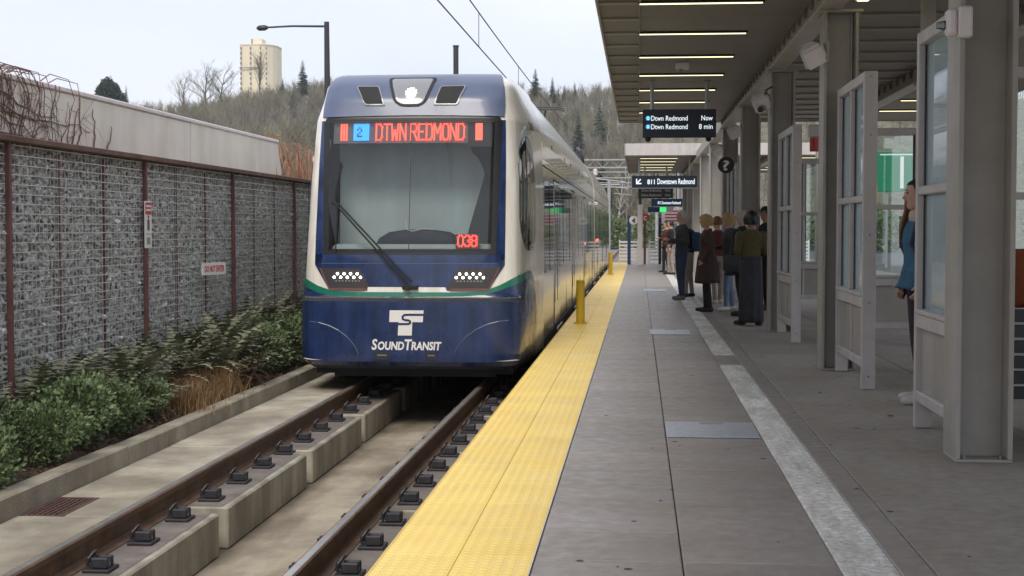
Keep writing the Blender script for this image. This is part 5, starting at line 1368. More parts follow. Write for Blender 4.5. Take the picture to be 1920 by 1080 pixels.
# leaf litter on the bed
r_ = random.Random(3); V_ = []; F_ = []
for i in range(2600):
    c_ = Vector((r_.uniform(-4.9, -4.17), r_.uniform(7.5, 22), BED + .012 + r_.uniform(0, .03))); a = Vector((r_.gauss(0, 1), r_.gauss(0, 1), r_.gauss(0, .35))).normalized(); b = a.cross(Vector((r_.gauss(0, .3), r_.gauss(0, .3), 1))).normalized(); s_ = r_.uniform(.015, .04); o = len(V_)
    V_ += [c_ - a * s_, c_ + b * s_ * .4, c_ + a * s_, c_ - b * s_ * .4]; F_.append((o, o + 1, o + 2, o + 3))
o = bpy.data.objects.new('leaf_litter', np_mesh('leaf_litter', V_, F_, 'fern_brown')); col.objects.link(o); tag(o, 'brown leaf litter and bark scattered over the planting bed', 'leaf litter', None, 'stuff')

# ---- bare vines over the pale wall
def vine(seed, start, n, spread, up, mat, name='vine', drop=1.3, r0=.0062, xoff=.015, bound=(9, 21)):
    r_ = random.Random(seed); b = MB()
    def grow(p, d, L, r, lv):
        pts = [p]; k = max(4, int(L / .06)); q = Vector(p); dd = d
        for i in range(k):
            dd = dd + r_.uniform(-.16, .16)
            q = q + Vector((0, math.cos(dd), math.sin(dd))) * (L / k)
            q.x = start[0] + xoff + .012 * math.sin(seed + i * .9) + (.05 if q.z > 2.70 else 0) * 0
            if q.z < 2.22: q.z = 2.22 + r_.uniform(0, .02)
            if q.z > 2.72: break
            if q.y < bound[0] or q.y > bound[1]: break
            pts.append(q.copy())
            if lv > 0 and r_.random() < .22: grow(q.copy(), dd + r_.choice((-1, 1)) * r_.uniform(.4, 1.1), L * r_.uniform(.35, .65), r * .6, lv - 1)
        if len(pts) > 2: b.tube(pts, [r * (1 - .75 * i / len(pts)) for i in range(len(pts))], 4)
    for i in range(n):
        p = Vector((start[0] + xoff, start[1] + r_.uniform(-spread, spread), start[2])); grow(p, r_.uniform(*up), drop * r_.uniform(.6, 1.25), r0 * r_.uniform(.6, 1.2), 2)
    return b
for k, (y_, lb) in enumerate(((10.2, 'bare brown vine hanging over the pale wall at the left edge'), (11.2, 'tangled bare vine spread over the pale wall, middle'), (12.0, 'sparse bare vine at the right end of the climbers'))):
    t = thing('climbing_vine', lb, 'vine', (-5.13, y_, 2.2), 'bare climbers on the pale wall')
    n_ = (16, 14, 4)[k]
    vine(31 + k, (-5.145, y_, 2.72), n_, .55, (-2.2, -1.0), 'vine', drop=.75, bound=(8.8, 14.2)).build('hanging_stems', 'vine', t)
    vine(41 + k, (-5.145, y_ + .2, 2.21), (9, 9, 4)[k], .6, (.15, 1.75), 'vine', drop=.62, bound=(8.8, 14.4)).build('climbing_stems', 'vine', t)
    b = MB(); r_ = random.Random(90 + k)
    for q in range((26, 16, 3)[k]):      # stems arching over the coping
        y2 = y_ + r_.uniform(-.6, .6); x2 = -5.2; h2 = r_.uniform(.02, .09)
        b.tube([(x2 - .12, y2, 2.74), (x2 - .02, y2 + .05, 2.74 + h2), (-5.115, y2 + r_.uniform(.1, .3), 2.74 + h2 * .6), (-5.10, y2 + r_.uniform(.15, .4), 2.62), (-5.115, y2 + r_.uniform(.15, .45), 2.4)], [.006, .005, .004, .003, .002], 4)
    b.build('arching_stems', 'vine', t)
t = thing('climbing_vine', 'long curved bare branches trailing across the pale wall towards the joint', 'vine', (-5.13, 12, 2.2), 'bare climbers on the pale wall')
for k, pl in enumerate(([(10.2, 2.62), (10.7, 2.56), (11.2, 2.47), (11.7, 2.40), (12.2, 2.35), (12.6, 2.26)], [(10.6, 2.52), (11.1, 2.48), (11.6, 2.36), (11.9, 2.24)], [(10.3, 2.42), (10.9, 2.42), (11.5, 2.40), (12.3, 2.38), (12.9, 2.40), (13.3, 2.34)], [(11.0, 2.62), (11.5, 2.52), (11.9, 2.44), (12.5, 2.42)], [(13.25, 2.22), (13.3, 2.35), (13.27, 2.5), (13.22, 2.6)], [(12.75, 2.22), (12.8, 2.4), (12.9, 2.62)], [(13.6, 2.23), (13.7, 2.36), (13.72, 2.5)], [(11.9, 2.22), (12.0, 2.32), (12.3, 2.36)], [(10.4, 2.22), (10.7, 2.34), (11.2, 2.37), (11.7, 2.30), (12.0, 2.22)], [(12.85, 2.22), (12.95, 2.33), (12.9, 2.55), (12.95, 2.68)])):
    P_ = []
    for a, b in zip(pl[:-1], pl[1:]):
        for q in range(4): P_.append((-5.137 + .006 * math.sin(q + k), a[0] + (b[0] - a[0]) * q / 4 + rnd.uniform(-.015, .015), a[1] + (b[1] - a[1]) * q / 4 + .012 * math.sin(q * 1.6 + k)))
    m2 = MB(); m2.tube(P_, [.009 * (1 - .7 * i / len(P_)) for i in range(len(P_))], 5); m2.build('branch', 'vine', t)
t = thing('russet_climber', 'dense russet bare climber over the far end of the pale wall', 'vine', (-5.2, 20.9, 2.0))
r_ = random.Random(8); b = MB()
for q in range(150):
    y2 = r_.uniform(20.1, 24.5); z2 = r_.uniform(2.5, 2.85) - (.05 * (y2 - 20)); x2 = r_.uniform(-5.6, -5.10)
    b.tube([(x2, y2, z2), (x2 + .03, y2 + r_.uniform(-.2, .2), z2 - .25), (x2 + .06, y2 + r_.uniform(-.3, .3), z2 - .6), (x2 + .05, y2 + r_.uniform(-.4, .4), 2.17)], [.006, .007, .006, .004], 4)
b.build('stems', 'vine_red', t)
b = MB()
for q in range(420):
    y2 = r_.uniform(20.1, 25); z2 = r_.uniform(2.2, 2.88); x2 = r_.uniform(-5.7, -5.08); d = Vector((r_.uniform(-1, 1), r_.uniform(-1, 1), r_.uniform(-1, .6))).normalized() * r_.uniform(.08, .22)
    b.tube([(x2, y2, z2), (x2 + d.x, y2 + d.y, z2 + d.z)], [.004, .002], 3)
b.build('twigs', 'vine_red', t)

# ================================================================== TREES ON THE HILL
def bare_tree(seed, h, crown=.5, lean=.1, fine=3, nb=9, upright=.75, tw=1.0):
    """tapered trunk with limbs, and a crown of forked twigs"""
    r_ = random.Random(seed); tr = MB(); cr = MB()
    def twig(p, d, L, r, lv):
        q = p + d * L * .5 + Vector((r_.uniform(-.1, .1), r_.uniform(-.1, .1), r_.uniform(0, .12))) * L
        d2 = (d + Vector((r_.uniform(-.35, .35), r_.uniform(-.35, .35), r_.uniform(0, .4)))).normalized(); e = q + d2 * L * .5
        (tr if lv >= fine - 0 else cr).tube([p, q, e], [r, r * .75, r * .45], 5 if lv >= fine else 3, 0, False)
        if lv <= 0: return
        for k in range(3 if lv > 1 else 4):
            pp = p.lerp(q, r_.uniform(.6, 1)) if k == 0 else (q.lerp(e, r_.random()))
            dd = (d2 + Vector((r_.gauss(0, .55), r_.gauss(0, .55), r_.uniform(-.1, .55)))).normalized()
            twig(pp, dd, L * r_.uniform(.5, .72), r * .5, lv - 1)
    top = h * .62; pts = []; x = y = 0
    for k in range(6):
        pts.append(Vector((x, y, top * k / 5))); x += r_.uniform(-lean, lean); y += r_.uniform(-lean, lean)
    r0 = h * .017
    tr.tube(pts, [r0 * (1.25 - .9 * k / 5) for k in range(6)], 7)
    for i in range(nb):
        t_ = r_.uniform(.28, 1); f = t_ * 5; k = min(4, int(f)); p = pts[k].lerp(pts[k + 1], f - k); az = i * 2.4 + r_.uniform(-.4, .4)
        d = Vector((math.cos(az), math.sin(az), upright * r_.uniform(.7, 1.6))).normalized(); twig(p, d, h * crown * r_.uniform(.38, .55) * (1.1 - .45 * t_), r0 * .42, fine)
    twig(pts[-1], Vector((r_.uniform(-.2, .2), r_.uniform(-.2, .2), 1)).normalized(), h * .24, r0 * .35, fine)
    return tr, cr
def conifer(seed, h, w):
    r_ = random.Random(seed); tr = MB(); tr.tube([(0, 0, 0), (0, 0, h * .5), (0, 0, h)], [h * .018, h * .011, .01], 6); V_ = []; F_ = []
    z = h * .08
    while z < h * .985:
        t_ = z / h; L = w * (1 - t_) ** .85 * r_.uniform(.75, 1.15) + .12; nb = max(5, int(11 * (1 - t_) + 5))
        for k in range(nb):
            az = r_.uniform(0, 6.28); d = Vector((math.cos(az), math.sin(az), r_.uniform(-.38, .05))); s_ = Vector((-d.y, d.x, 0)); Lk = L * r_.uniform(.65, 1.1)
            for q in range(5):
                f = (q + .6) / 5; p = Vector((0, 0, z)) + d * (Lk * f); wd = Lk * .2 * (1.1 - f * .7) + .05; o = len(V_)
                dz = Vector((0, 0, -wd * r_.uniform(.3, .9)))
                V_ += [p - s_ * wd * r_.uniform(.6, 1.2) + dz, p + d * wd * 1.3 + Vector((0, 0, wd * .3)), p + s_ * wd * r_.uniform(.6, 1.2) + dz, p - d * wd * .4]; F_ += [(o, o + 1, o + 3), (o + 1, o + 2, o + 3)]
        z += h * .022 + .03
    return tr, V_, F_
tree_var = []
def reg(tr, cr, tm, cm):
    a = tr.mesh('trunk'); a.materials.append(MAT[tm]); b = cr.mesh('crown'); b.materials.append(MAT[cm]); tree_var.append((a, b)); return len(tree_var) - 1
TV_wide = [reg(*bare_tree(s_, 10, .62, .25, 3, 13, .8), 'bark', 'twig') for s_ in (51, 52, 53)]
TV_big = [reg(*bare_tree(s_, 10, .62, .25, 4, 12, .9), 'bark', 'twig') for s_ in (56, 57)]
TV_slim = [reg(*bare_tree(s_, 10, .36, .12, 3, 12, 1.5), 'bark', 'twig') for s_ in (61, 62, 63)]
TV_bud = [reg(*bare_tree(s_, 10, .5, .2, 3, 13, .9), 'bark', 'twig_bud') for s_ in (71, 72)]
TV_pop = [reg(*bare_tree(81, 10, .62, .05, 3, 20, 4.0), 'bark', 'twig')]
TV_birch = [reg(*bare_tree(s_, 10, .34, .2, 3, 10, 1.4), 'birch', 'twig') for s_ in (91, 92)]
con_var = []
for s_, w in ((1, 2.6), (2, 2.0), (3, 1.5)):
    tr, V_, F_ = conifer(s_, 10, w); a = tr.mesh('trunk'); a.materials.append(MAT['bark']); con_var.append((a, np_mesh('crown', V_, F_, 'conifer')))
def tree(x, y, h, kind, label, group, name='bare_tree', z=None, rz=None, wx=1.0):
    pr = {'wide': TV_wide, 'big': TV_big, 'slim': TV_slim, 'bud': TV_bud, 'pop': TV_pop, 'birch': TV_birch}.get(kind)
    a, b = con_var[hash((round(x), round(y))) % 3] if kind == 'con' else (con_var[{'con0': 0, 'con1': 1, 'con2': 2}[kind]] if kind.startswith('con') else tree_var[pr[int(abs(x * 7 + y * 3)) % len(pr)]])
    o = thing(name, label, 'tree', (x, y, hill(x, y) - .2 if z is None else z), group, (rnd.uniform(0, 6.28) if rz is None else rz) + .001)
    s_ = h / 10.0; o.scale = (s_ * wx, s_ * wx, s_)
    sub('trunk', a, o); sub('crown', b, o); return o
f_ = 2700.0
# direction of a picture column, used only to spread the wood over the part of the hill that can be seen
def colx(px, y): return (px - 1198) / f_ * y
# single trees with a look of their own
tree(colx(372, 420), 420, 16.0, 'big', 'large spreading bare tree, left of the pair on the skyline', 'skyline trees', z=35.5, wx=1.25)
tree(colx(408, 425), 425, 16.0, 'big', 'large spreading bare tree, right of the pair on the skyline', 'skyline trees', z=35.5, wx=1.25)
tree(colx(333, 418), 418, 13.5, 'big', 'smaller spreading bare tree just left of the skyline pair', 'skyline trees', z=35)
tree(colx(478, 440), 440, 14.5, 'pop', 'tall slender bare poplar in front of the cream tower', 'skyline trees', 'poplar_tree', z=42.5)
tree(colx(562, 440), 440, 11.5, 'con0', 'broad conifer on the skyline between tower and street lamp', 'skyline trees', 'conifer_tree', z=42.5)
tree(colx(523, 450), 450, 6, 'con1', 'small dark conifer at the foot of the cream tower', 'skyline trees', 'conifer_tree', z=43.5)
tree(colx(217, 400), 400, 7.0, 'con2', 'small pointed conifer beside the dark evergreen dome', 'skyline trees', 'conifer_tree', z=35.5)
for i, (px, yy, h, k, z_) in enumerate(((1004, 430, 10, 'con0', 39.5), (1036, 440, 8.5, 'con1', 39.5), (1058, 445, 7, 'con1', 39), (1078, 450, 8, 'con2', 39.5), (1047, 452, 7, 'con2', 39), (1124, 330, 17, 'con0', 13.5), (1085, 300, 13, 'con1', 13), (1130, 240, 10, 'con0', 4))):
    tree(colx(px, yy), yy, h, k, ['pointed conifer on the skyline just right of the train roof', 'conifer second from the train roof on the skyline', 'narrow conifer in the middle of the skyline group', 'conifer at the right of the skyline group', 'slim conifer between the skyline conifers', 'big dark conifer on the slope left of the canopy edge', 'dark conifer on the wooded slope above the train', 'low dark conifer at the foot of the slope'][i], 'conifers on the hill', 'conifer_tree', z=z_)
# dark evergreen dome
t = thing('evergreen_tree', 'dark rounded evergreen rising over the pale wall on the left', 'tree', (colx(183, 300), 300, 27.2), None, .01)
sub('crown', leaf_cloud(77, [((0, 0, 3.0), (2.6, 2.6, 2.8)), ((1.3, 0, 1.8), (2.3, 2.2, 2.0)), ((-1.7, .3, 1.6), (1.7, 2.0, 1.7)), ((-.3, 0, 5.2), (1.2, 1.2, 1.3)), ((.9, 0, 4.2), (1.2, 1.2, 1.2)), ((-1.2, 0, 3.8), (.9, 1, .9)), ((.1, 0, 6.2), (.5, .5, .8))], 8500, .42, 'conifer', 'crown'), t)
b = MB(); b.tube([(0, 0, -3), (0, 0, 2), (.2, 0, 6)], [.4, .3, .1], 7); me = b.mesh('trunk'); me.materials.append(MAT['bark']); sub('trunk', me, t)
# the wood itself: single trees where they show largest
wood = []
rr = random.Random(11)
for i in range(400):
    if rr.random() < .42: px = rr.uniform(960, 1210)
    else: px = rr.uniform(190, 640)
    yy = rr.uniform(215, 500); wood.append((px, yy))
wood.sort(key=lambda w_: w_[1])
def mini(rr, h):       # light tree for the mass behind
    b = MB(); b.tube([(0, 0, 0), (rr.uniform(-.3, .3), 0, h * .75)], [h * .014, h * .006], 4, 0, False)
    for k in range(26):
        z = h * rr.uniform(.3, .8); az = rr.uniform(0, 6.28); L = h * rr.uniform(.12, .3); p = Vector((0, 0, z)); q = p + Vector((math.cos(az) * .55, math.sin(az) * .55, 1.0)).normalized() * L
        b.tube([p, q], [h * .0045, h * .002], 3, 0, False)
        for m in range(4):
            s0 = p.lerp(q, rr.uniform(.4, 1)); d = Vector((rr.gauss(0, .6), rr.gauss(0, .6), .9)).normalized(); b.tube([s0, s0 + d * L * .6], [h * .0026, h * .0012], 3, 0, False)
    return b
zone = lambda px: 'beside the canopy' if px > 960 else ('below the cream tower' if 430 < px < 560 else ('left of the cream tower' if px <= 430 else 'right of the cream tower'))
for i, (px, yy) in enumerate(wood[:270]):
    u = rr.random(); kind = 'slim' if u < .5 else ('wide' if u < .68 else ('bud' if u < .88 else 'birch'))
    if px < 960 and kind == 'birch': kind = 'bud'
    nm = {'slim': 'slim grey bare tree', 'wide': 'spreading bare tree', 'bud': 'bare tree with yellow green buds', 'birch': 'pale barked birch'}[kind]
    dist = 'low on the hill' if yy < 310 else ('halfway up the hill' if yy < 400 else 'near the crest')
    tree(colx(px, yy), yy, rr.uniform(8.5, 13.0) * (.8 if yy > 420 else 1), kind, '%s %s, %s' % (nm, zone(px), dist), 'bare trees of the hillside wood', {'birch': 'birch_tree'}.get(kind, 'bare_tree'))
minis = [mini(rr, 10) for k in range(6)]
arrs = [(np.array(m_.v), m_.f) for m_ in minis]; WD = [[[], [], 0], [[], [], 0], [[], [], 0]]
for i in range(1900):
    px = rr.uniform(960, 1215) if i < 500 else (rr.uniform(150, 660) if i < 1650 else rr.uniform(1215, 2000)); yy = rr.uniform(240, 540); x = colx(px, yy); a = rr.uniform(0, 6.28); c_, s_ = math.cos(a), math.sin(a); k = rr.randrange(6); h = rr.uniform(.7, 1.1)
    A_ = arrs[k][0] @ np.array([[c_, s_, 0], [-s_, c_, 0], [0, 0, 1]]) * h + np.array((x, yy, hill(x, yy) - .2)); nb_ = mnoise.noise((x * .03, yy * .03, 2.0)); w_ = 0 if nb_ < .02 else (1 if nb_ < .3 else 2)
    WD[w_][0].append(A_); WD[w_][1] += [tuple(q + WD[w_][2] for q in f) for f in arrs[k][1]]; WD[w_][2] += len(A_)
for w_, (mt_, lb_) in enumerate((('twig', 'mass of bare brown woodland covering the hillside'), ('twig_bud', 'patches of budding yellow green woodland on the hillside'), (M('grey_twigs', (.21, .195, .18), .95, var=.3, vs=.1), 'patches of pale grey bare woodland on the hillside'))):
    if WD[w_][0]:
        o = bpy.data.objects.new('hillside_wood', np_mesh('hillside_wood', np.concatenate(WD[w_][0]).tolist(), WD[w_][1], mt_)); col.objects.link(o); tag(o, lb_, 'woodland', None, 'stuff')
for i, (px, yy, h) in enumerate(((300, 430, 7), (352, 440, 6), (395, 300, 8), (425, 380, 6), (505, 330, 7), (540, 400, 6), (580, 350, 8), (610, 300, 7), (450, 300, 6), (1010, 320, 8), (1060, 360, 9), (1100, 400, 8), (1155, 300, 8), (1170, 250, 7))):
    tree(colx(px, yy), yy, h, ('con0', 'con1', 'con2')[i % 3], 'dark conifer among the bare trees, %s in line %s' % (ORD[i if i < 9 else i - 9], 'above the train roof' if px > 900 else 'on the hill left of the train'), 'conifers among the bare trees', 'conifer_tree')
# scrub under the trees
V_ = []; F_ = []
for i in range(120000):
    px = rr.uniform(955, 1225) if i < 36000 else (rr.uniform(120, 680) if i < 104000 else rr.uniform(1225, 2000)); yy = rr.uniform(200, 520); x = colx(px, yy); c_ = Vector((x, yy, hill(x, yy) + rr.uniform(0, 5.0) * rr.random())); s_ = rr.uniform(.2, .5); a = Vector((rr.gauss(0, 1), rr.gauss(0, 1), rr.gauss(0, 1))).normalized(); b_ = a.cross(Vector((rr.gauss(0, 1), rr.gauss(0, 1), rr.gauss(0, 1)))).normalized(); o_ = len(V_)
    V_ += [c_, c_ + a * s_, c_ + b_ * s_ * .7]; F_.append((o_, o_ + 1, o_ + 2))
o = bpy.data.objects.new('hillside_scrub', np_mesh('hillside_scrub', V_, F_, M('scrub', (.065, .062, .042), .95, var=.55, vs=.045, c2=(.15, .135, .085)))); col.objects.link(o); tag(o, 'olive brown scrub between the trunks on the hillside', 'scrub', None, 'stuff')
# green bushes at the far end of the line
for i, (x, y, s_, lb) in enumerate(((-4.5, 150, 5.5, 'dark green bushes left of the far tracks'), (2.5, 165, 6, 'green bushes behind the end of the platform'), (9, 170, 6.5, 'green bushes at the right of the far tracks'), (-9, 175, 6.5, 'green bushes behind the far portal'), (17, 160, 6, 'bushes beyond the road, right of the far tracks'), (24, 150, 6, 'bushes behind the green motorway signs'))):
    plant('roadside_bush', lb, 'bush', (x, y, -.9), [('foliage', leaf_cloud(200 + i, [((0, 0, .35), (.6, .5, .4)), ((.4, 0, .3), (.4, .4, .3)), ((-.45, .1, .25), (.4, .4, .3))], 1500, .09, 'leaf_b')), ('stem', stems(200 + i, 8, .5, .3, r0=.02))], 'bushes beyond the platform', s_, .3 + i)

# ================================================================== FAR BUILDINGS
def in_tower():
    y = 820.0; px0, px1 = 441, 505; x0 = (px0 - 1198) / f_ * y; x1 = (px1 - 1198) / f_ * y
    t = thing('apartment_tower', 'cream high rise tower with vertical window bands on the hill', 'building', ((x0 + x1) / 2, y, 30))
    w = x1 - x0; zt = 1.45 + (430 - 80) / f_ * y
    out = [(x0, y), (x0 + w * .62, y - 1.0), (x0 + w * .80, y + 1.2), (x0 + w * .93, y + 4.5), (x1, y + 9), (x1, y + 20), (x0, y + 20)]
    m_ = MB(); m_.prism(out, lambda p, k: (p[0], p[1], 30 if k == 0 else zt)); m_.build('wall', 'tower', t)
    m_ = MB(); m_.prism([(p[0] + (0.3 if p[0] > x0 + w / 2 else -.3), p[1] - .3) for p in out], lambda p, k: (p[0], p[1], zt if k == 0 else zt + .6)); rf = m_.build('roof', 'tower', t)
    m_ = MB(); m_.box(x0 + w * .30, x0 + w * .62, y + 3, y + 12, zt + .6, zt + 4.0); m_.build('penthouse', 'tower', rf)
    m_ = MB(); m_.box(x0 + w * .30, x0 + w * .34, y + 2.8, y + 3, zt + .6, zt + 4.0); m_.build('vent', 'tower_win', rf)
    fl = 2.9
    for u in (.035, .33, .63, .78):
        xx = x0 + w * u; yy = y - 1.6 if u < .7 else y + .5
        z = zt - 2.4
        while z > 60:
            m_ = MB(); m_.box(xx - .32, xx + .32, yy - .02, yy + 2.2, z, z + 1.35); m_.build('window', 'tower_win', t); z -= fl
    for u in (.90,):
        z = zt - 2.8
        while z > 60:
            xx = x0 + w * u; yy = y + (2.6 if u < .9 else 5.4)
            m_ = MB(); m_.box(xx - .3, xx + .3, yy - .6, yy + 2, z, z + 1.2); m_.build('window', 'tower_win', t); z -= fl
    m_ = MB(); m_.box(x0 - .1, x0 + w * .62, y - 1.7, y - 1.2, zt - 13.2, zt - 12.8); m_.build('band', 'tower_win', t)
in_tower()
def house(px, y, z, w, d, h, label, rz=0.0, name='house', gable=True, n=3):
    x = (px - 1198) / f_ * y; z = hill(x, y) - .2 if z is None else z; t = thing(name, label, 'building', (x, y, z))
    m_ = MB(); m_.box(x - w / 2, x + w / 2, y, y + d, z - 8, z + h); m_.build('wall', 'house', t)
    m_ = MB()
    if gable: m_.prism([(-w / 2 - .4, h), (w / 2 + .4, h), (w / 2 - .5, h + 1.6), (-w / 2 + .5, h + 1.6)], lambda p, k: (x + p[0], y - .4 if k == 0 else y + d + .4, z + p[1]))
    else: m_.box(x - w / 2 - .3, x + w / 2 + .3, y - .3, y + d + .3, z + h, z + h + .35)
    m_.build('roof', 'roof', t)
    for i in range(n):
        for zz in (.9, h - 2.0):
            a = x - w / 2 + w * (i + .5) / n; m_ = MB(); m_.box(a - .55, a + .55, y - .06, y + .02, z + zz, z + zz + 1.2); wn = m_.build('window', 'tower_win', t)
            m_ = MB(); m_.box(a - .04, a + .04, y - .09, y - .06, z + zz, z + zz + 1.2); m_.build('glazing_bar', 'white_paint', wn)
house(243, 470, None, 3.6, 6, 2.6, 'small pale house behind the wall, left of the wooded crest', n=2)
house(262, 474, None, 3.0, 6, 3.0, 'narrow grey house next to the pale house on the crest', n=2)
house(467, 415, None, 7.5, 6, 2.4, 'low house with a blue grey roof among the trees below the tower')
house(556, 410, None, 4.0, 5, 3.0, 'grey house half hidden between the trees and the train', n=2)
house(1188, 390, None, 9, 8, 7.0, 'pale pinkish apartment house on the slope beside the canopy edge', gable=False, n=4)
house(1142, 330, None, 3.4, 5, 2.6, 'small white house at the foot of the slope above the train', n=2)
house(1150, 285, None, 5.0, 5, 2.2, 'long low white house beyond the overhead line portal', n=3)

# ================================================================== PEOPLE
def cloth(name, c, var=.18, rough=.85): return M(name, c, rough, var=var, vs=7, bump=.9, bs=16, det=4)
def person(label, loc, rz, h, top, legs, shoe, skin, hair, style='short', pose='stand', coat=None, voxel=.012, extra=None, wide=1.0, trouser=1.0, sleeve=1.0, look=None, group='people waiting on the platform'):
    """faces -y before it is turned by rz; coat = (material, hem height, flare)"""
    k = h / 1.75
    P_ = thing('person', label, 'person', loc, group, rz + 1e-4)
    seg = []          # (p0, p1, r0, r1, slot)
    rings_ = []
    def cap(p0, p1, r0, r1, slot): seg.append((Vector(p0), Vector(p1), r0, r1, slot))
    T_, L_, K_, S_ = 0, 1, 2, 3
    pr = random.Random(label); sway = pr.uniform(-.03, .03); foot = pr.uniform(.03, .10) * pr.choice((-1, 1)); look = pr.uniform(-.45, .45) if look is None else look; tilt = pr.uniform(-.02, .03)
    mb_ = MB()
    def ell(z, rx, ry, cy=0.0, n=20, cx=0.0): return [(cx + rx * wide * math.cos(2 * math.pi * i / n), cy + ry * math.sin(2 * math.pi * i / n), z) for i in range(n)]
    tors = [(.84, .10, .09, .0), (.88, .155, .112, .0), (.96, .172, .122, .005), (1.06, .150, .112, .0), (1.16, .150, .112, -.005), (1.27, .170, .122, -.008), (1.36, .182, .112, -.002), (1.42, .165, .092, .006), (1.455, .11, .075, .010), (1.48, .062, .060, .008), (1.56, .052, .055, -.002)]
    mb_.rings([ell(z, a, b, c - tilt * max(0, z - .9) * 2, cx=sway * math.sin((z - .84) * 3.0)) for z, a, b, c in tors])
    for s_ in (-1, 1):
        st = foot * s_ * .8
        cap((s_ * .09, 0, .90), (s_ * .10, -.012 - st * .5, .49), .088 * trouser, .062 * trouser, L_)
        cap((s_ * .10, -.012 - st * .5, .49), (s_ * .105, .015 - st, .10), .062 * trouser, .046 * trouser * (1 if trouser < 1.2 else 1.25), L_)
        cap((s_ * .105, .045 - st, .045), (s_ * (.118 + .05 * abs(foot) * 10 * (s_ > 0)), -.15 - st, .036), .044, .034, S_)
        sh = Vector((s_ * .185 * wide, .005, 1.385))
        if pose == 'phone': el = Vector((s_ * .235 * wide, .03, 1.13)); wr_ = Vector((s_ * .085, -.235, 1.17))
        elif pose == 'pocket': el = Vector((s_ * .27 * wide, .06, 1.13)); wr_ = Vector((s_ * .20, -.06, .93))
        elif pose == 'point' and s_ < 0: el = Vector((-.24, -.08, 1.14)); wr_ = Vector((-.26, -.33, 1.10))
        else: el = Vector((s_ * .225 * wide, .025, 1.12)); wr_ = Vector((s_ * .225 * wide, -.05, .875))
        cap(sh, el, .058 * sleeve, .046 * sleeve, T_); cap(el, wr_, .046 * sleeve, .034 * sleeve, T_)
        d = (wr_ - el).normalized(); side = Vector((0, -1, 0)) if abs(d.y) < .6 else Vector((-s_, 0, 0)); side = (side - d * side.dot(d)).normalized(); nn = d.cross(side)
        pal = wr_ + d * .085
        cap(wr_ + d * .01, pal - side * .012, .027, .028, K_); cap(wr_ + d * .02, pal + side * .018, .024, .024, K_)
        for q in range(4):
            b0 = pal + side * (.030 - .020 * q) + d * .008; ln = (.062, .072, .068, .052)[q]; curl = .45
            m1 = b0 + (d * .85 + nn * (.25 if s_ > 0 else -.25)) * ln * .55; m2_ = m1 + (d * (.6) + nn * (curl if s_ > 0 else -curl)) * ln * .6
            cap(b0, m1, .0105, .010, K_); cap(m1, m2_, .010, .0085, K_)
        tb = wr_ + d * .035 + side * .03; t1 = tb + (d * .5 + side * .8).normalized() * .04; cap(tb, t1, .013, .0115, K_); cap(t1, t1 + (d * .9 + side * .2) * .03, .0115, .0095, K_)
    for p0, p1, r0, r1, sl in seg:
        dv = (p1 - p0); L = dv.length; dn = dv / L
        pts = [p0 - dn * r0 * .95, p0 - dn * r0 * .6, p0, p0.lerp(p1, .5), p1, p1 + dn * r1 * .6, p1 + dn * r1 * .95]
        mb_.tube(pts, [r0 * .3, r0 * .8, r0, (r0 + r1) / 2, r1, r1 * .8, r1 * .3], 12)
    # head with brow, nose, chin and ears, turned by look
    hz = Matrix.Rotation(look, 3, 'Z'); hc = Vector((sway * .7, -.012 - tilt * 1.45, 1.635)); rg = []
    prof_ = [(-.118, .028, .035, -.035), (-.105, .045, .058, -.022), (-.08, .058, .075, -.010), (-.045, .066, .086, 0), (0, .074, .094, 0), (.045, .076, .097, .004), (.08, .066, .086, .008), (.102, .044, .058, .010), (.113, .016, .022, .010)]
    for z, a, b, c in prof_: rg.append([hc + hz @ Vector((a * math.cos(2 * math.pi * i / 20), c + b * math.sin(2 * math.pi * i / 20), z)) for i in range(20)])
    mb_.rings(rg)
    mb_.tube([hc + hz @ Vector(p) for p in ((0, -.088, .012), (0, -.104, -.012), (0, -.112, -.028), (0, -.094, -.038))], [.009, .011, .014, .008], 8)
    for s_ in (-1, 1): mb_.tube([hc + hz @ Vector(p) for p in ((s_ * .070, .004, .022), (s_ * .080, .010, .010), (s_ * .076, .004, -.024))], [.010, .015, .009], 8)
    me = mb_.mesh('body_src', (0, 0, 0)); ob = bpy.data.objects.new('body_src', me); col.objects.link(ob)
    md = ob.modifiers.new('r', 'REMESH'); md.mode = 'VOXEL'; md.voxel_size = voxel; md.use_smooth_shade = True
    sm = ob.modifiers.new('s', 'SMOOTH'); sm.factor = .5; sm.iterations = 3
    dgr = bpy.context.evaluated_depsgraph_get(); body = bpy.data.meshes.new_from_object(ob.evaluated_get(dgr)); bpy.data.objects.remove(ob); body.name = 'body'
    body.materials.clear()
    for m_ in (top, legs, skin, shoe): body.materials.append(m_)
    nv = len(body.vertices); co = np.empty(nv * 3); body.vertices.foreach_get('co', co); co = co.reshape(-1, 3)
    best = np.full(nv, 9.0); slot = np.zeros(nv, int)
    def take(dist, s_):
        nonlocal best, slot
        m_ = dist < best; best = np.where(m_, dist, best); slot = np.where(m_, s_, slot)
    zt = co[:, 2]
    def segd(p0, p1, r0, r1):
        a = np.array(p0); b = np.array(p1) - a; t_ = np.clip(((co - a) @ b) / (b @ b), 0, 1); return np.linalg.norm(co - a - t_[:, None] * b, axis=1) - (r0 + (r1 - r0) * t_)
    tw = np.sqrt((co[:, 0] / wide) ** 2 + co[:, 1] ** 2 * 1.6)
    trunk = np.where((zt > .80) & (zt < 1.49), np.maximum(tw - .18, -.05) * .8, 9)
    take(np.where(trunk < 5, trunk, 9.0), T_)
    for p0, p1, r0, r1, sl in seg: take(segd(p0, p1, r0, r1), sl)
    slot = np.where((zt < .97) & (slot == T_) & (np.abs(co[:, 0]) < .19 * wide) & (trunk < 5), L_, slot)
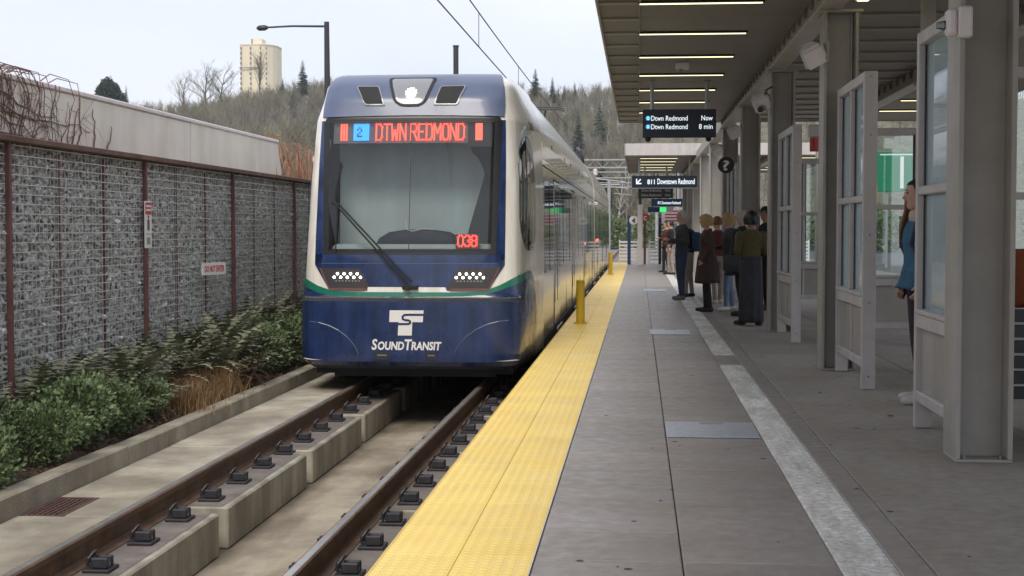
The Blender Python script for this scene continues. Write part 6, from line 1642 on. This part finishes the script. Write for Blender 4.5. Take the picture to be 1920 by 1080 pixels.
    slot = np.where(zt > 1.475, K_, slot)
    ln = len(body.polygons); vi = np.empty(len(body.loops), int); body.loops.foreach_get('vertex_index', vi); ls = np.empty(ln, int); body.polygons.foreach_get('loop_start', ls)
    body.polygons.foreach_set('material_index', slot[vi[ls]].astype(np.int32)); body.polygons.foreach_set('use_smooth', [True] * ln)
    body.transform(Matrix.Scale(k, 4)); sub('body', body, P_)
    def add(mb2, name, mat, par=None, smooth=True, sc=True):
        me_ = mb2.mesh(name); me_.materials.append(mat if not isinstance(mat, str) else MAT[mat])
        bm = bmesh.new(); bm.from_mesh(me_); bmesh.ops.recalc_face_normals(bm, faces=bm.faces); bm.to_mesh(me_); bm.free()
        if smooth: me_.polygons.foreach_set('use_smooth', [True] * len(me_.polygons))
        me_.transform(Matrix.Scale(k, 4)); return sub(name, me_, par or P_)
    H3 = lambda x, y, z: hc + hz @ Vector((x, y, z))
    for s_ in (-1, 1):
        e = MB(); e.rings([[H3(s_ * .03 + r * math.cos(a), -.0905 - dy, .012 + r * .55 * math.sin(a)) for a in [2 * math.pi * i / 10 for i in range(10)]] for r, dy in ((.014, -.004), (.012, .002), (.004, .005))]); add(e, 'eye', 'eye')
        e = MB(); e.tube([H3(s_ * .015, -.098, .033), H3(s_ * .032, -.098, .038), H3(s_ * .05, -.088, .032)], [.003, .004, .002], 5); add(e, 'eyebrow', hair)
    e = MB(); e.tube([H3(-.024, -.085, -.062), H3(0, -.0935, -.060), H3(.024, -.085, -.062)], [.004, .006, .004], 6); add(e, 'mouth', 'lip')
    # hair as a strand-ridged cap open at the face
    hb = MB(); nA, nB = 36, 14
    drop = {'short': -.055, 'bob': -.10, 'long': -.10, 'bun': -.06, 'fluffy': -.09, 'cap': -.05, 'beanie': -.02}[style]; thick = {'short': .012, 'bob': .026, 'long': .018, 'bun': .014, 'fluffy': .038, 'cap': .012, 'beanie': .016}[style]
    for i in range(nA + 1):
        a = 2 * math.pi * i / nA; front = max(0, -math.sin(a)); low = drop + (.095 if style in ('beanie', 'cap') else .125) * min(1, max(0, front - .25) / .35)
        for j in range(nB + 1):
            t_ = j / nB; z = .113 + thick - (.113 + thick - low) * t_ ** 1.35 if j else .113 + thick
            zz = min(1, max(-1, z / .125)); rr_ = math.sqrt(max(0, 1 - max(0, zz) ** 2)) if z > 0 else 1 - .10 * (z / .1) ** 2 * (0 if style == 'bob' else 1)
            rid = 1 + (.05 * math.sin(i * 5.1 + j * .7) + .12 * mnoise.noise((i * .8, j * .5, h * 9)) if style not in ('beanie', 'cap') else .012 * math.sin(i * 2.2))
            hb.v.append(tuple(H3((.077 + thick) * rr_ * math.cos(a) * rid, .006 + (.099 + thick) * rr_ * math.sin(a) * rid, z)))
    for i in range(nA):
        for j in range(nB):
            a0 = i * (nB + 1) + j; hb.f.append((a0, a0 + nB + 1, a0 + nB + 2, a0 + 1)); hb.m.append(0)
    if style in ('long',):
        for q in range(26):
            a = R(-25 + 230 * q / 25); x0, y0 = .085 * math.cos(a), .095 * math.sin(a); hb.tube([H3(x0, y0 + .01, -.02), H3(x0 * 1.15, y0 * 1.1 + .015, -.14), H3(x0 * 1.05 + rnd.uniform(-.02, .02), y0 * .9 - .03, -.28), H3(x0 * .8, y0 * .7 - .04, -.36)], [.018, .020, .016, .006], 6)
    hairo = add(hb, {'cap': 'cap', 'beanie': 'beanie'}.get(style, 'hair'), extra['hat'] if style in ('cap', 'beanie') else hair)
    if style == 'cap':
        c2 = MB(); c2.prism([(-.06, -.09), (-.05, -.165), (0, -.185), (.05, -.165), (.06, -.09)], lambda p, q: H3(p[0], p[1], .048 if q == 0 else .056)); add(c2, 'visor', extra['hat'], hairo)
    if style == 'beanie':
        hb = MB()
        for q in range(30):
            a = R(40 + 200 * q / 29); x0, y0 = .075 * math.cos(a), .088 * math.sin(a); f_x = rnd.uniform(-.015, .015)
            hb.tube([H3(x0, y0, .0), H3(x0 * 1.15 + f_x, y0 + .0, -.12), H3(x0 * 1.2 - .02 + f_x, y0 * .8 - .05, -.28), H3(x0 * 1.0 - .03, y0 * .6 - .07, -.42)], [.014, .017, .015, .005], 6)
        add(hb, 'hair', hair)
    if coat:
        cm, hem, flare = coat; cb = MB(); rg = []; n = 36; zs_ = list(np.linspace(1.445, hem, 18))
        for j, z in enumerate(zs_):
            rx = float(np.interp(z, [hem, .95, 1.1, 1.27, 1.36, 1.42, 1.445], [.20 + flare, .20 + flare * .35, .172, .19, .198, .165, .10])) * wide; ry = float(np.interp(z, [hem, .95, 1.1, 1.27, 1.36, 1.42, 1.445], [.165 + flare * .9, .158 + flare * .3, .135, .143, .128, .10, .072]))
            fold = np.interp(z, [hem, 1.1, 1.4], [.055, .03, .006])
            rg.append([(rx * (1 + fold * math.sin(a * 7 + j * .12) + fold * .6 * math.sin(a * 11 + 1)) * math.cos(a), ry * (1 + fold * math.sin(a * 7 + j * .12)) * math.sin(a), z + .006 * math.sin(a * 3)) for a in [2 * math.pi * i / n for i in range(n)]])
        inner = [[(p[0] * .94, p[1] * .94, p[2]) for p in r_] for r_ in rg[::-1]]
        cb.rings(rg + inner[:12], cap=False); co_ = add(cb, 'coat', cm)
        cl = MB(); cl.rings([[(r * math.cos(a), .008 + r * .95 * math.sin(a), z + (.012 * math.sin(a))) for a in [2 * math.pi * i / 20 for i in range(20)]] for r, z in ((.085, 1.43), (.078, 1.475), (.07, 1.49), (.066, 1.47))], cap=False); add(cl, 'collar', cm, co_)
    if extra and 'bag' in extra:
        kind_, bm_ = extra['bag']
        if kind_ == 'backpack':
            q = MB(); q.bbox(-.15, .15, .10, .26, .98, 1.40, .05); bp_ = add(q, 'backpack', bm_)
            for s_ in (-1, 1): q = MB(); q.tube([(s_ * .09, .12, 1.38), (s_ * .10, .03, 1.455), (s_ * .105, -.10, 1.40), (s_ * .10, -.135, 1.25), (s_ * .13, -.04, 1.06), (s_ * .13, .10, 1.02)], .018, 6); add(q, 'strap', bm_, bp_)
        if kind_ == 'shoulder':
            s_ = extra.get('side', 1); q = MB(); q.bbox(s_ * .30 - .07, s_ * .30 + .07, -.15, .17, .74, 1.02, .035); bp_ = add(q, 'shoulder_bag', bm_)
            q = MB(); q.tube([(s_ * .29, -.11, 1.01), (s_ * .22, -.08, 1.25), (s_ * .15, -.02, 1.45), (s_ * .21, .08, 1.25), (s_ * .29, .13, 1.01)], .011, 6); add(q, 'strap', bm_, bp_)
        if kind_ == 'tote':
            s_ = extra.get('side', 1); q = MB(); q.bbox(s_ * .27 - .06, s_ * .27 + .06, -.17, .15, .88, 1.30, .03); add(q, 'tote_bag', bm_)
    if extra and 'skirt' in extra:
        cm, hem, rad = extra['skirt']; n = 40; rg = []
        for z in np.linspace(1.06, hem, 16):
            t_ = (1.06 - z) / (1.06 - hem); r = .165 + (rad - .165) * t_ ** .8; fo = .03 + .09 * t_
            rg.append([(r * wide * (1 + fo * math.sin(a * 9 + .5 * t_)) * math.cos(a), r * .80 * (1 + fo * math.sin(a * 9 + .5 * t_)) * math.sin(a), z) for a in [2 * math.pi * i / n for i in range(n)]])
        q = MB(); q.rings(rg + [[(p[0] * .95, p[1] * .95, p[2]) for p in r_] for r_ in rg[::-1][:14]], cap=False); add(q, 'skirt', cm)
    if extra and 'phone' in extra:
        q = MB(); q.bbox(-.038, .038, -.318, -.308, 1.15, 1.29, .004); add(q, 'phone', 'black')
    if extra and 'scarf' in extra:
        q = MB(); q.rings([[((.088 + d_) * math.cos(a), .0 + (.09 + d_) * math.sin(a), z + .01 * math.sin(a * 3)) for a in [2 * math.pi * i / 20 for i in range(20)]] for d_, z in ((-.02, 1.41), (.015, 1.42), (.022, 1.46), (.010, 1.50), (-.02, 1.51))], cap=False); add(q, 'scarf', extra['scarf'])
    return P_

c_navy = cloth('navy_denim', (.025, .04, .085)); c_jean = cloth('light_denim', (.16, .22, .33)); c_black = cloth('black_cloth', (.010, .010, .012)); c_char = cloth('charcoal_jacket', (.035, .038, .04))
c_brown = cloth('brown_coat', (.048, .024, .019)); c_olive = cloth('olive_knit', (.075, .06, .022)); c_grey = cloth('dark_grey_skirt', (.032, .033, .04)); c_shoe = cloth('dark_shoe', (.018, .016, .018)); c_tan = cloth('taupe_shoe', (.13, .10, .085)); c_white = cloth('white_shoe', (.55, .52, .48))
c_teal = cloth('teal_jacket', (.02, .075, .12)); c_blue = cloth('denim_blue_jacket', (.028, .105, .175)); c_plum = cloth('plum_leggings', (.035, .018, .028)); c_orange = cloth('salmon_tote', (.48, .13, .06)); c_red = cloth('dark_red_jacket', (.10, .018, .018)); c_stone = cloth('stone_trousers', (.30, .25, .22)); c_cream = cloth('cream_scarf', (.45, .38, .30)); c_rust = cloth('rust_sleeve', (.28, .075, .02)); c_inky = cloth('ink_blue_pack', (.02, .06, .14))
h_white = M('white_hair', (.46, .43, .40), .7, var=.25, vs=40); h_blond = M('blond_hair', (.36, .23, .10), .6, var=.3, vs=40); h_grey = M('grey_blond_hair', (.36, .31, .25), .7, var=.3, vs=40); h_dark = M('dark_hair', (.012, .010, .010), .5, var=.3, vs=40); h_brown = M('auburn_hair', (.16, .065, .025), .55, var=.3, vs=40)
SK = MAT['skin']; SB = MAT['skin_b']; FL = 0.002
# rz: 0 faces the camera, -90 degrees faces the train side
person('white haired man in charcoal jacket and jeans, hands clasped, looking at the train', (.87, 29.8, FL), R(-72), 1.84, c_char, c_navy, c_tan, SK, h_white, 'short', 'phone', None, sleeve=1.2, trouser=1.1, wide=1.05, look=.1)
person('person with an ink blue backpack just behind the white haired man', (1.06, 31.0, FL), R(-110), 1.74, c_black, c_stone, c_shoe, SK, h_grey, 'short', 'stand', None, extra={'bag': ('backpack', c_inky)}, voxel=.014)
person('blond woman in a long brown coat and black trousers', (1.20, 25.5, FL), R(-95), 1.71, c_brown, c_black, c_shoe, SK, h_blond, 'fluffy', 'pocket', (c_brown, .52, .07), sleeve=1.25)
person('person with auburn hair and a salmon tote bag behind the brown coat', (1.52, 28.2, FL), R(-150), 1.70, c_red, c_stone, c_white, SK, h_brown, 'short', 'stand', None, extra={'bag': ('tote', c_orange), 'side': -1}, voxel=.014)
person('woman with grey blond bob in a long black coat carrying a grey shoulder bag', (1.71, 24.3, FL), R(-125), 1.76, c_black, c_black, c_shoe, SK, h_grey, 'bob', 'stand', (c_black, .68, .10), sleeve=1.25, wide=1.1, extra={'bag': ('shoulder', c_grey), 'side': 1})
person('blond person in pale jeans half hidden behind the black coat', (1.60, 25.9, FL), R(-85), 1.74, c_char, c_jean, c_white, SK, h_blond, 'bob', 'point', None, voxel=.014)
person('dark haired woman in olive top and long grey skirt, seen from behind', (1.685, 21.9, FL), R(-165), 1.72, c_olive, c_grey, c_shoe, SB, h_dark, 'fluffy', 'phone', None, extra={'skirt': (c_grey, .05, .185)}, sleeve=1.25)
person('man in a dark cap behind the dark haired woman', (2.30, 26.2, FL), R(-60), 1.86, c_black, c_black, c_shoe, SB, h_dark, 'cap', 'stand', None, extra={'hat': c_black}, voxel=.014)
person('long haired woman in a beanie and blue denim jacket behind the near screen', (2.355, 12.25, FL), R(-78), 1.86, c_blue, c_plum, c_white, SK, h_brown, 'beanie', 'pocket', (c_blue, .90, .035), voxel=.009, extra={'hat': c_black, 'scarf': c_cream, 'bag': ('backpack', c_navy)}, sleeve=1.3, wide=1.05, look=-.12)
person('person in teal jacket with a rust coloured bag at the right picture edge', (3.0, 10.55, FL), R(-40), 1.76, c_teal, c_char, c_shoe, SK, h_dark, 'short', 'pocket', None, voxel=.012, sleeve=1.25, extra={'bag': ('tote', c_rust), 'side': -1})
person('far person in a dark red jacket beside the black post', (.90, 48.6, FL), R(-70), 1.72, c_red, c_black, c_shoe, SK, h_dark, 'short', 'phone', None, voxel=.018)
person('far person in stone trousers next to the dark red jacket', (1.02, 46.4, FL), R(-80), 1.74, c_black, c_stone, c_shoe, SK, h_dark, 'short', 'stand', None, voxel=.018)

# ================================================================== WEAR AND SMALL CLUTTER
r_ = random.Random(44); b = MB()
for i in range(90):        # old chewing gum and spots trodden flat into the paving
    x = r_.choice((r_.uniform(-.4, .85), r_.uniform(1.12, 3.2), r_.uniform(1.12, 2.0))); y = 5.5 + 26 * r_.random() ** 1.6; q = r_.uniform(.006, .019); o = len(b.v); n = 9; e = r_.uniform(.6, 1.3)
    for rr_, zz in ((1, .0006), (.6, .0022)): b.v += [(x + q * rr_ * e * math.cos(6.283 * k / n) * r_.uniform(.8, 1.15), y + q * rr_ * math.sin(6.283 * k / n) * r_.uniform(.8, 1.15), zz) for k in range(n)]
    for k in range(n): b.f.append((o + k, o + (k + 1) % n, o + n + (k + 1) % n, o + n + k)); b.m.append(0)
    b.f.append(tuple(o + n + k for k in range(n))); b.m.append(0)
tag(b.build('gum_spots', M('old_gum', (.075, .07, .066), .8, var=.4, vs=30), origin=(0, 0, 0)), 'dark spots of old gum trodden into the paving', 'gum', None, 'stuff')
for (x, y, lb) in ((1.875, 15.18, 'second'), (1.835, 20.75, 'third')):     # cable conduits up the columns
    m2 = MB(); m2.tube([(x + .30, y - .03, .02), (x + .30, y - .03, 3.66)], .013, 8); tag(m2.build('conduit', 'galv'), 'thin cable conduit running up the web of the %s column' % lb, 'conduit', 'conduits on the columns')
for i, (x, y, z, a) in enumerate(((2.43, 10.9, .004, .3), (1.6, 12.9, .004, 1.2), (1.95, 11.35, .004, 2.0))):
    m2 = MB(); c_, s_ = math.cos(a), math.sin(a)
    P_ = [(-.03, -.012, 0), (.0, -.016, .006), (.035, -.006, .002), (.03, .014, .007), (-.005, .012, .001), (-.034, .008, .005)]
    m2.prism([(p[0], p[1], p[2]) for p in P_], lambda p, k: (x + p[0] * c_ - p[1] * s_, y + p[0] * s_ + p[1] * c_, z + p[2] + .001 * k))
    tag(m2.build('litter', ['coping', 'fern_brown', 'fern_brown'][i]), ['tiny white scrap of paper by the foot of the near screen', 'brown dead leaf on the paving before the shelter', 'brown dead leaf on the paving near the first column'][i], 'litter')

# ================================================================== HAZE
hz_m = bpy.data.materials.new('haze'); hz_m.use_nodes = True
n = hz_m.node_tree.nodes; n.clear()
ho = n.new('ShaderNodeOutputMaterial'); hv = n.new('ShaderNodeVolumePrincipled')
hv.inputs['Color'].default_value = (.86, .90, .96, 1); hv.inputs['Density'].default_value = .00022; hv.inputs['Anisotropy'].default_value = 0.0
hz_m.node_tree.links.new(hv.outputs[0], ho.inputs['Volume'])
mb = MB(); mb.box(-1000, 1000, -80, 4100, -3, 130)
o = mb.build('haze', 'black', origin=(0, 0, 0)); o.data.materials.clear(); o.data.materials.append(hz_m); tag(o, 'thin pale haze in the damp air over the valley', 'haze', None, 'stuff')
for o_ in bpy.data.objects:
    if '_o' in o_: del o_['_o']
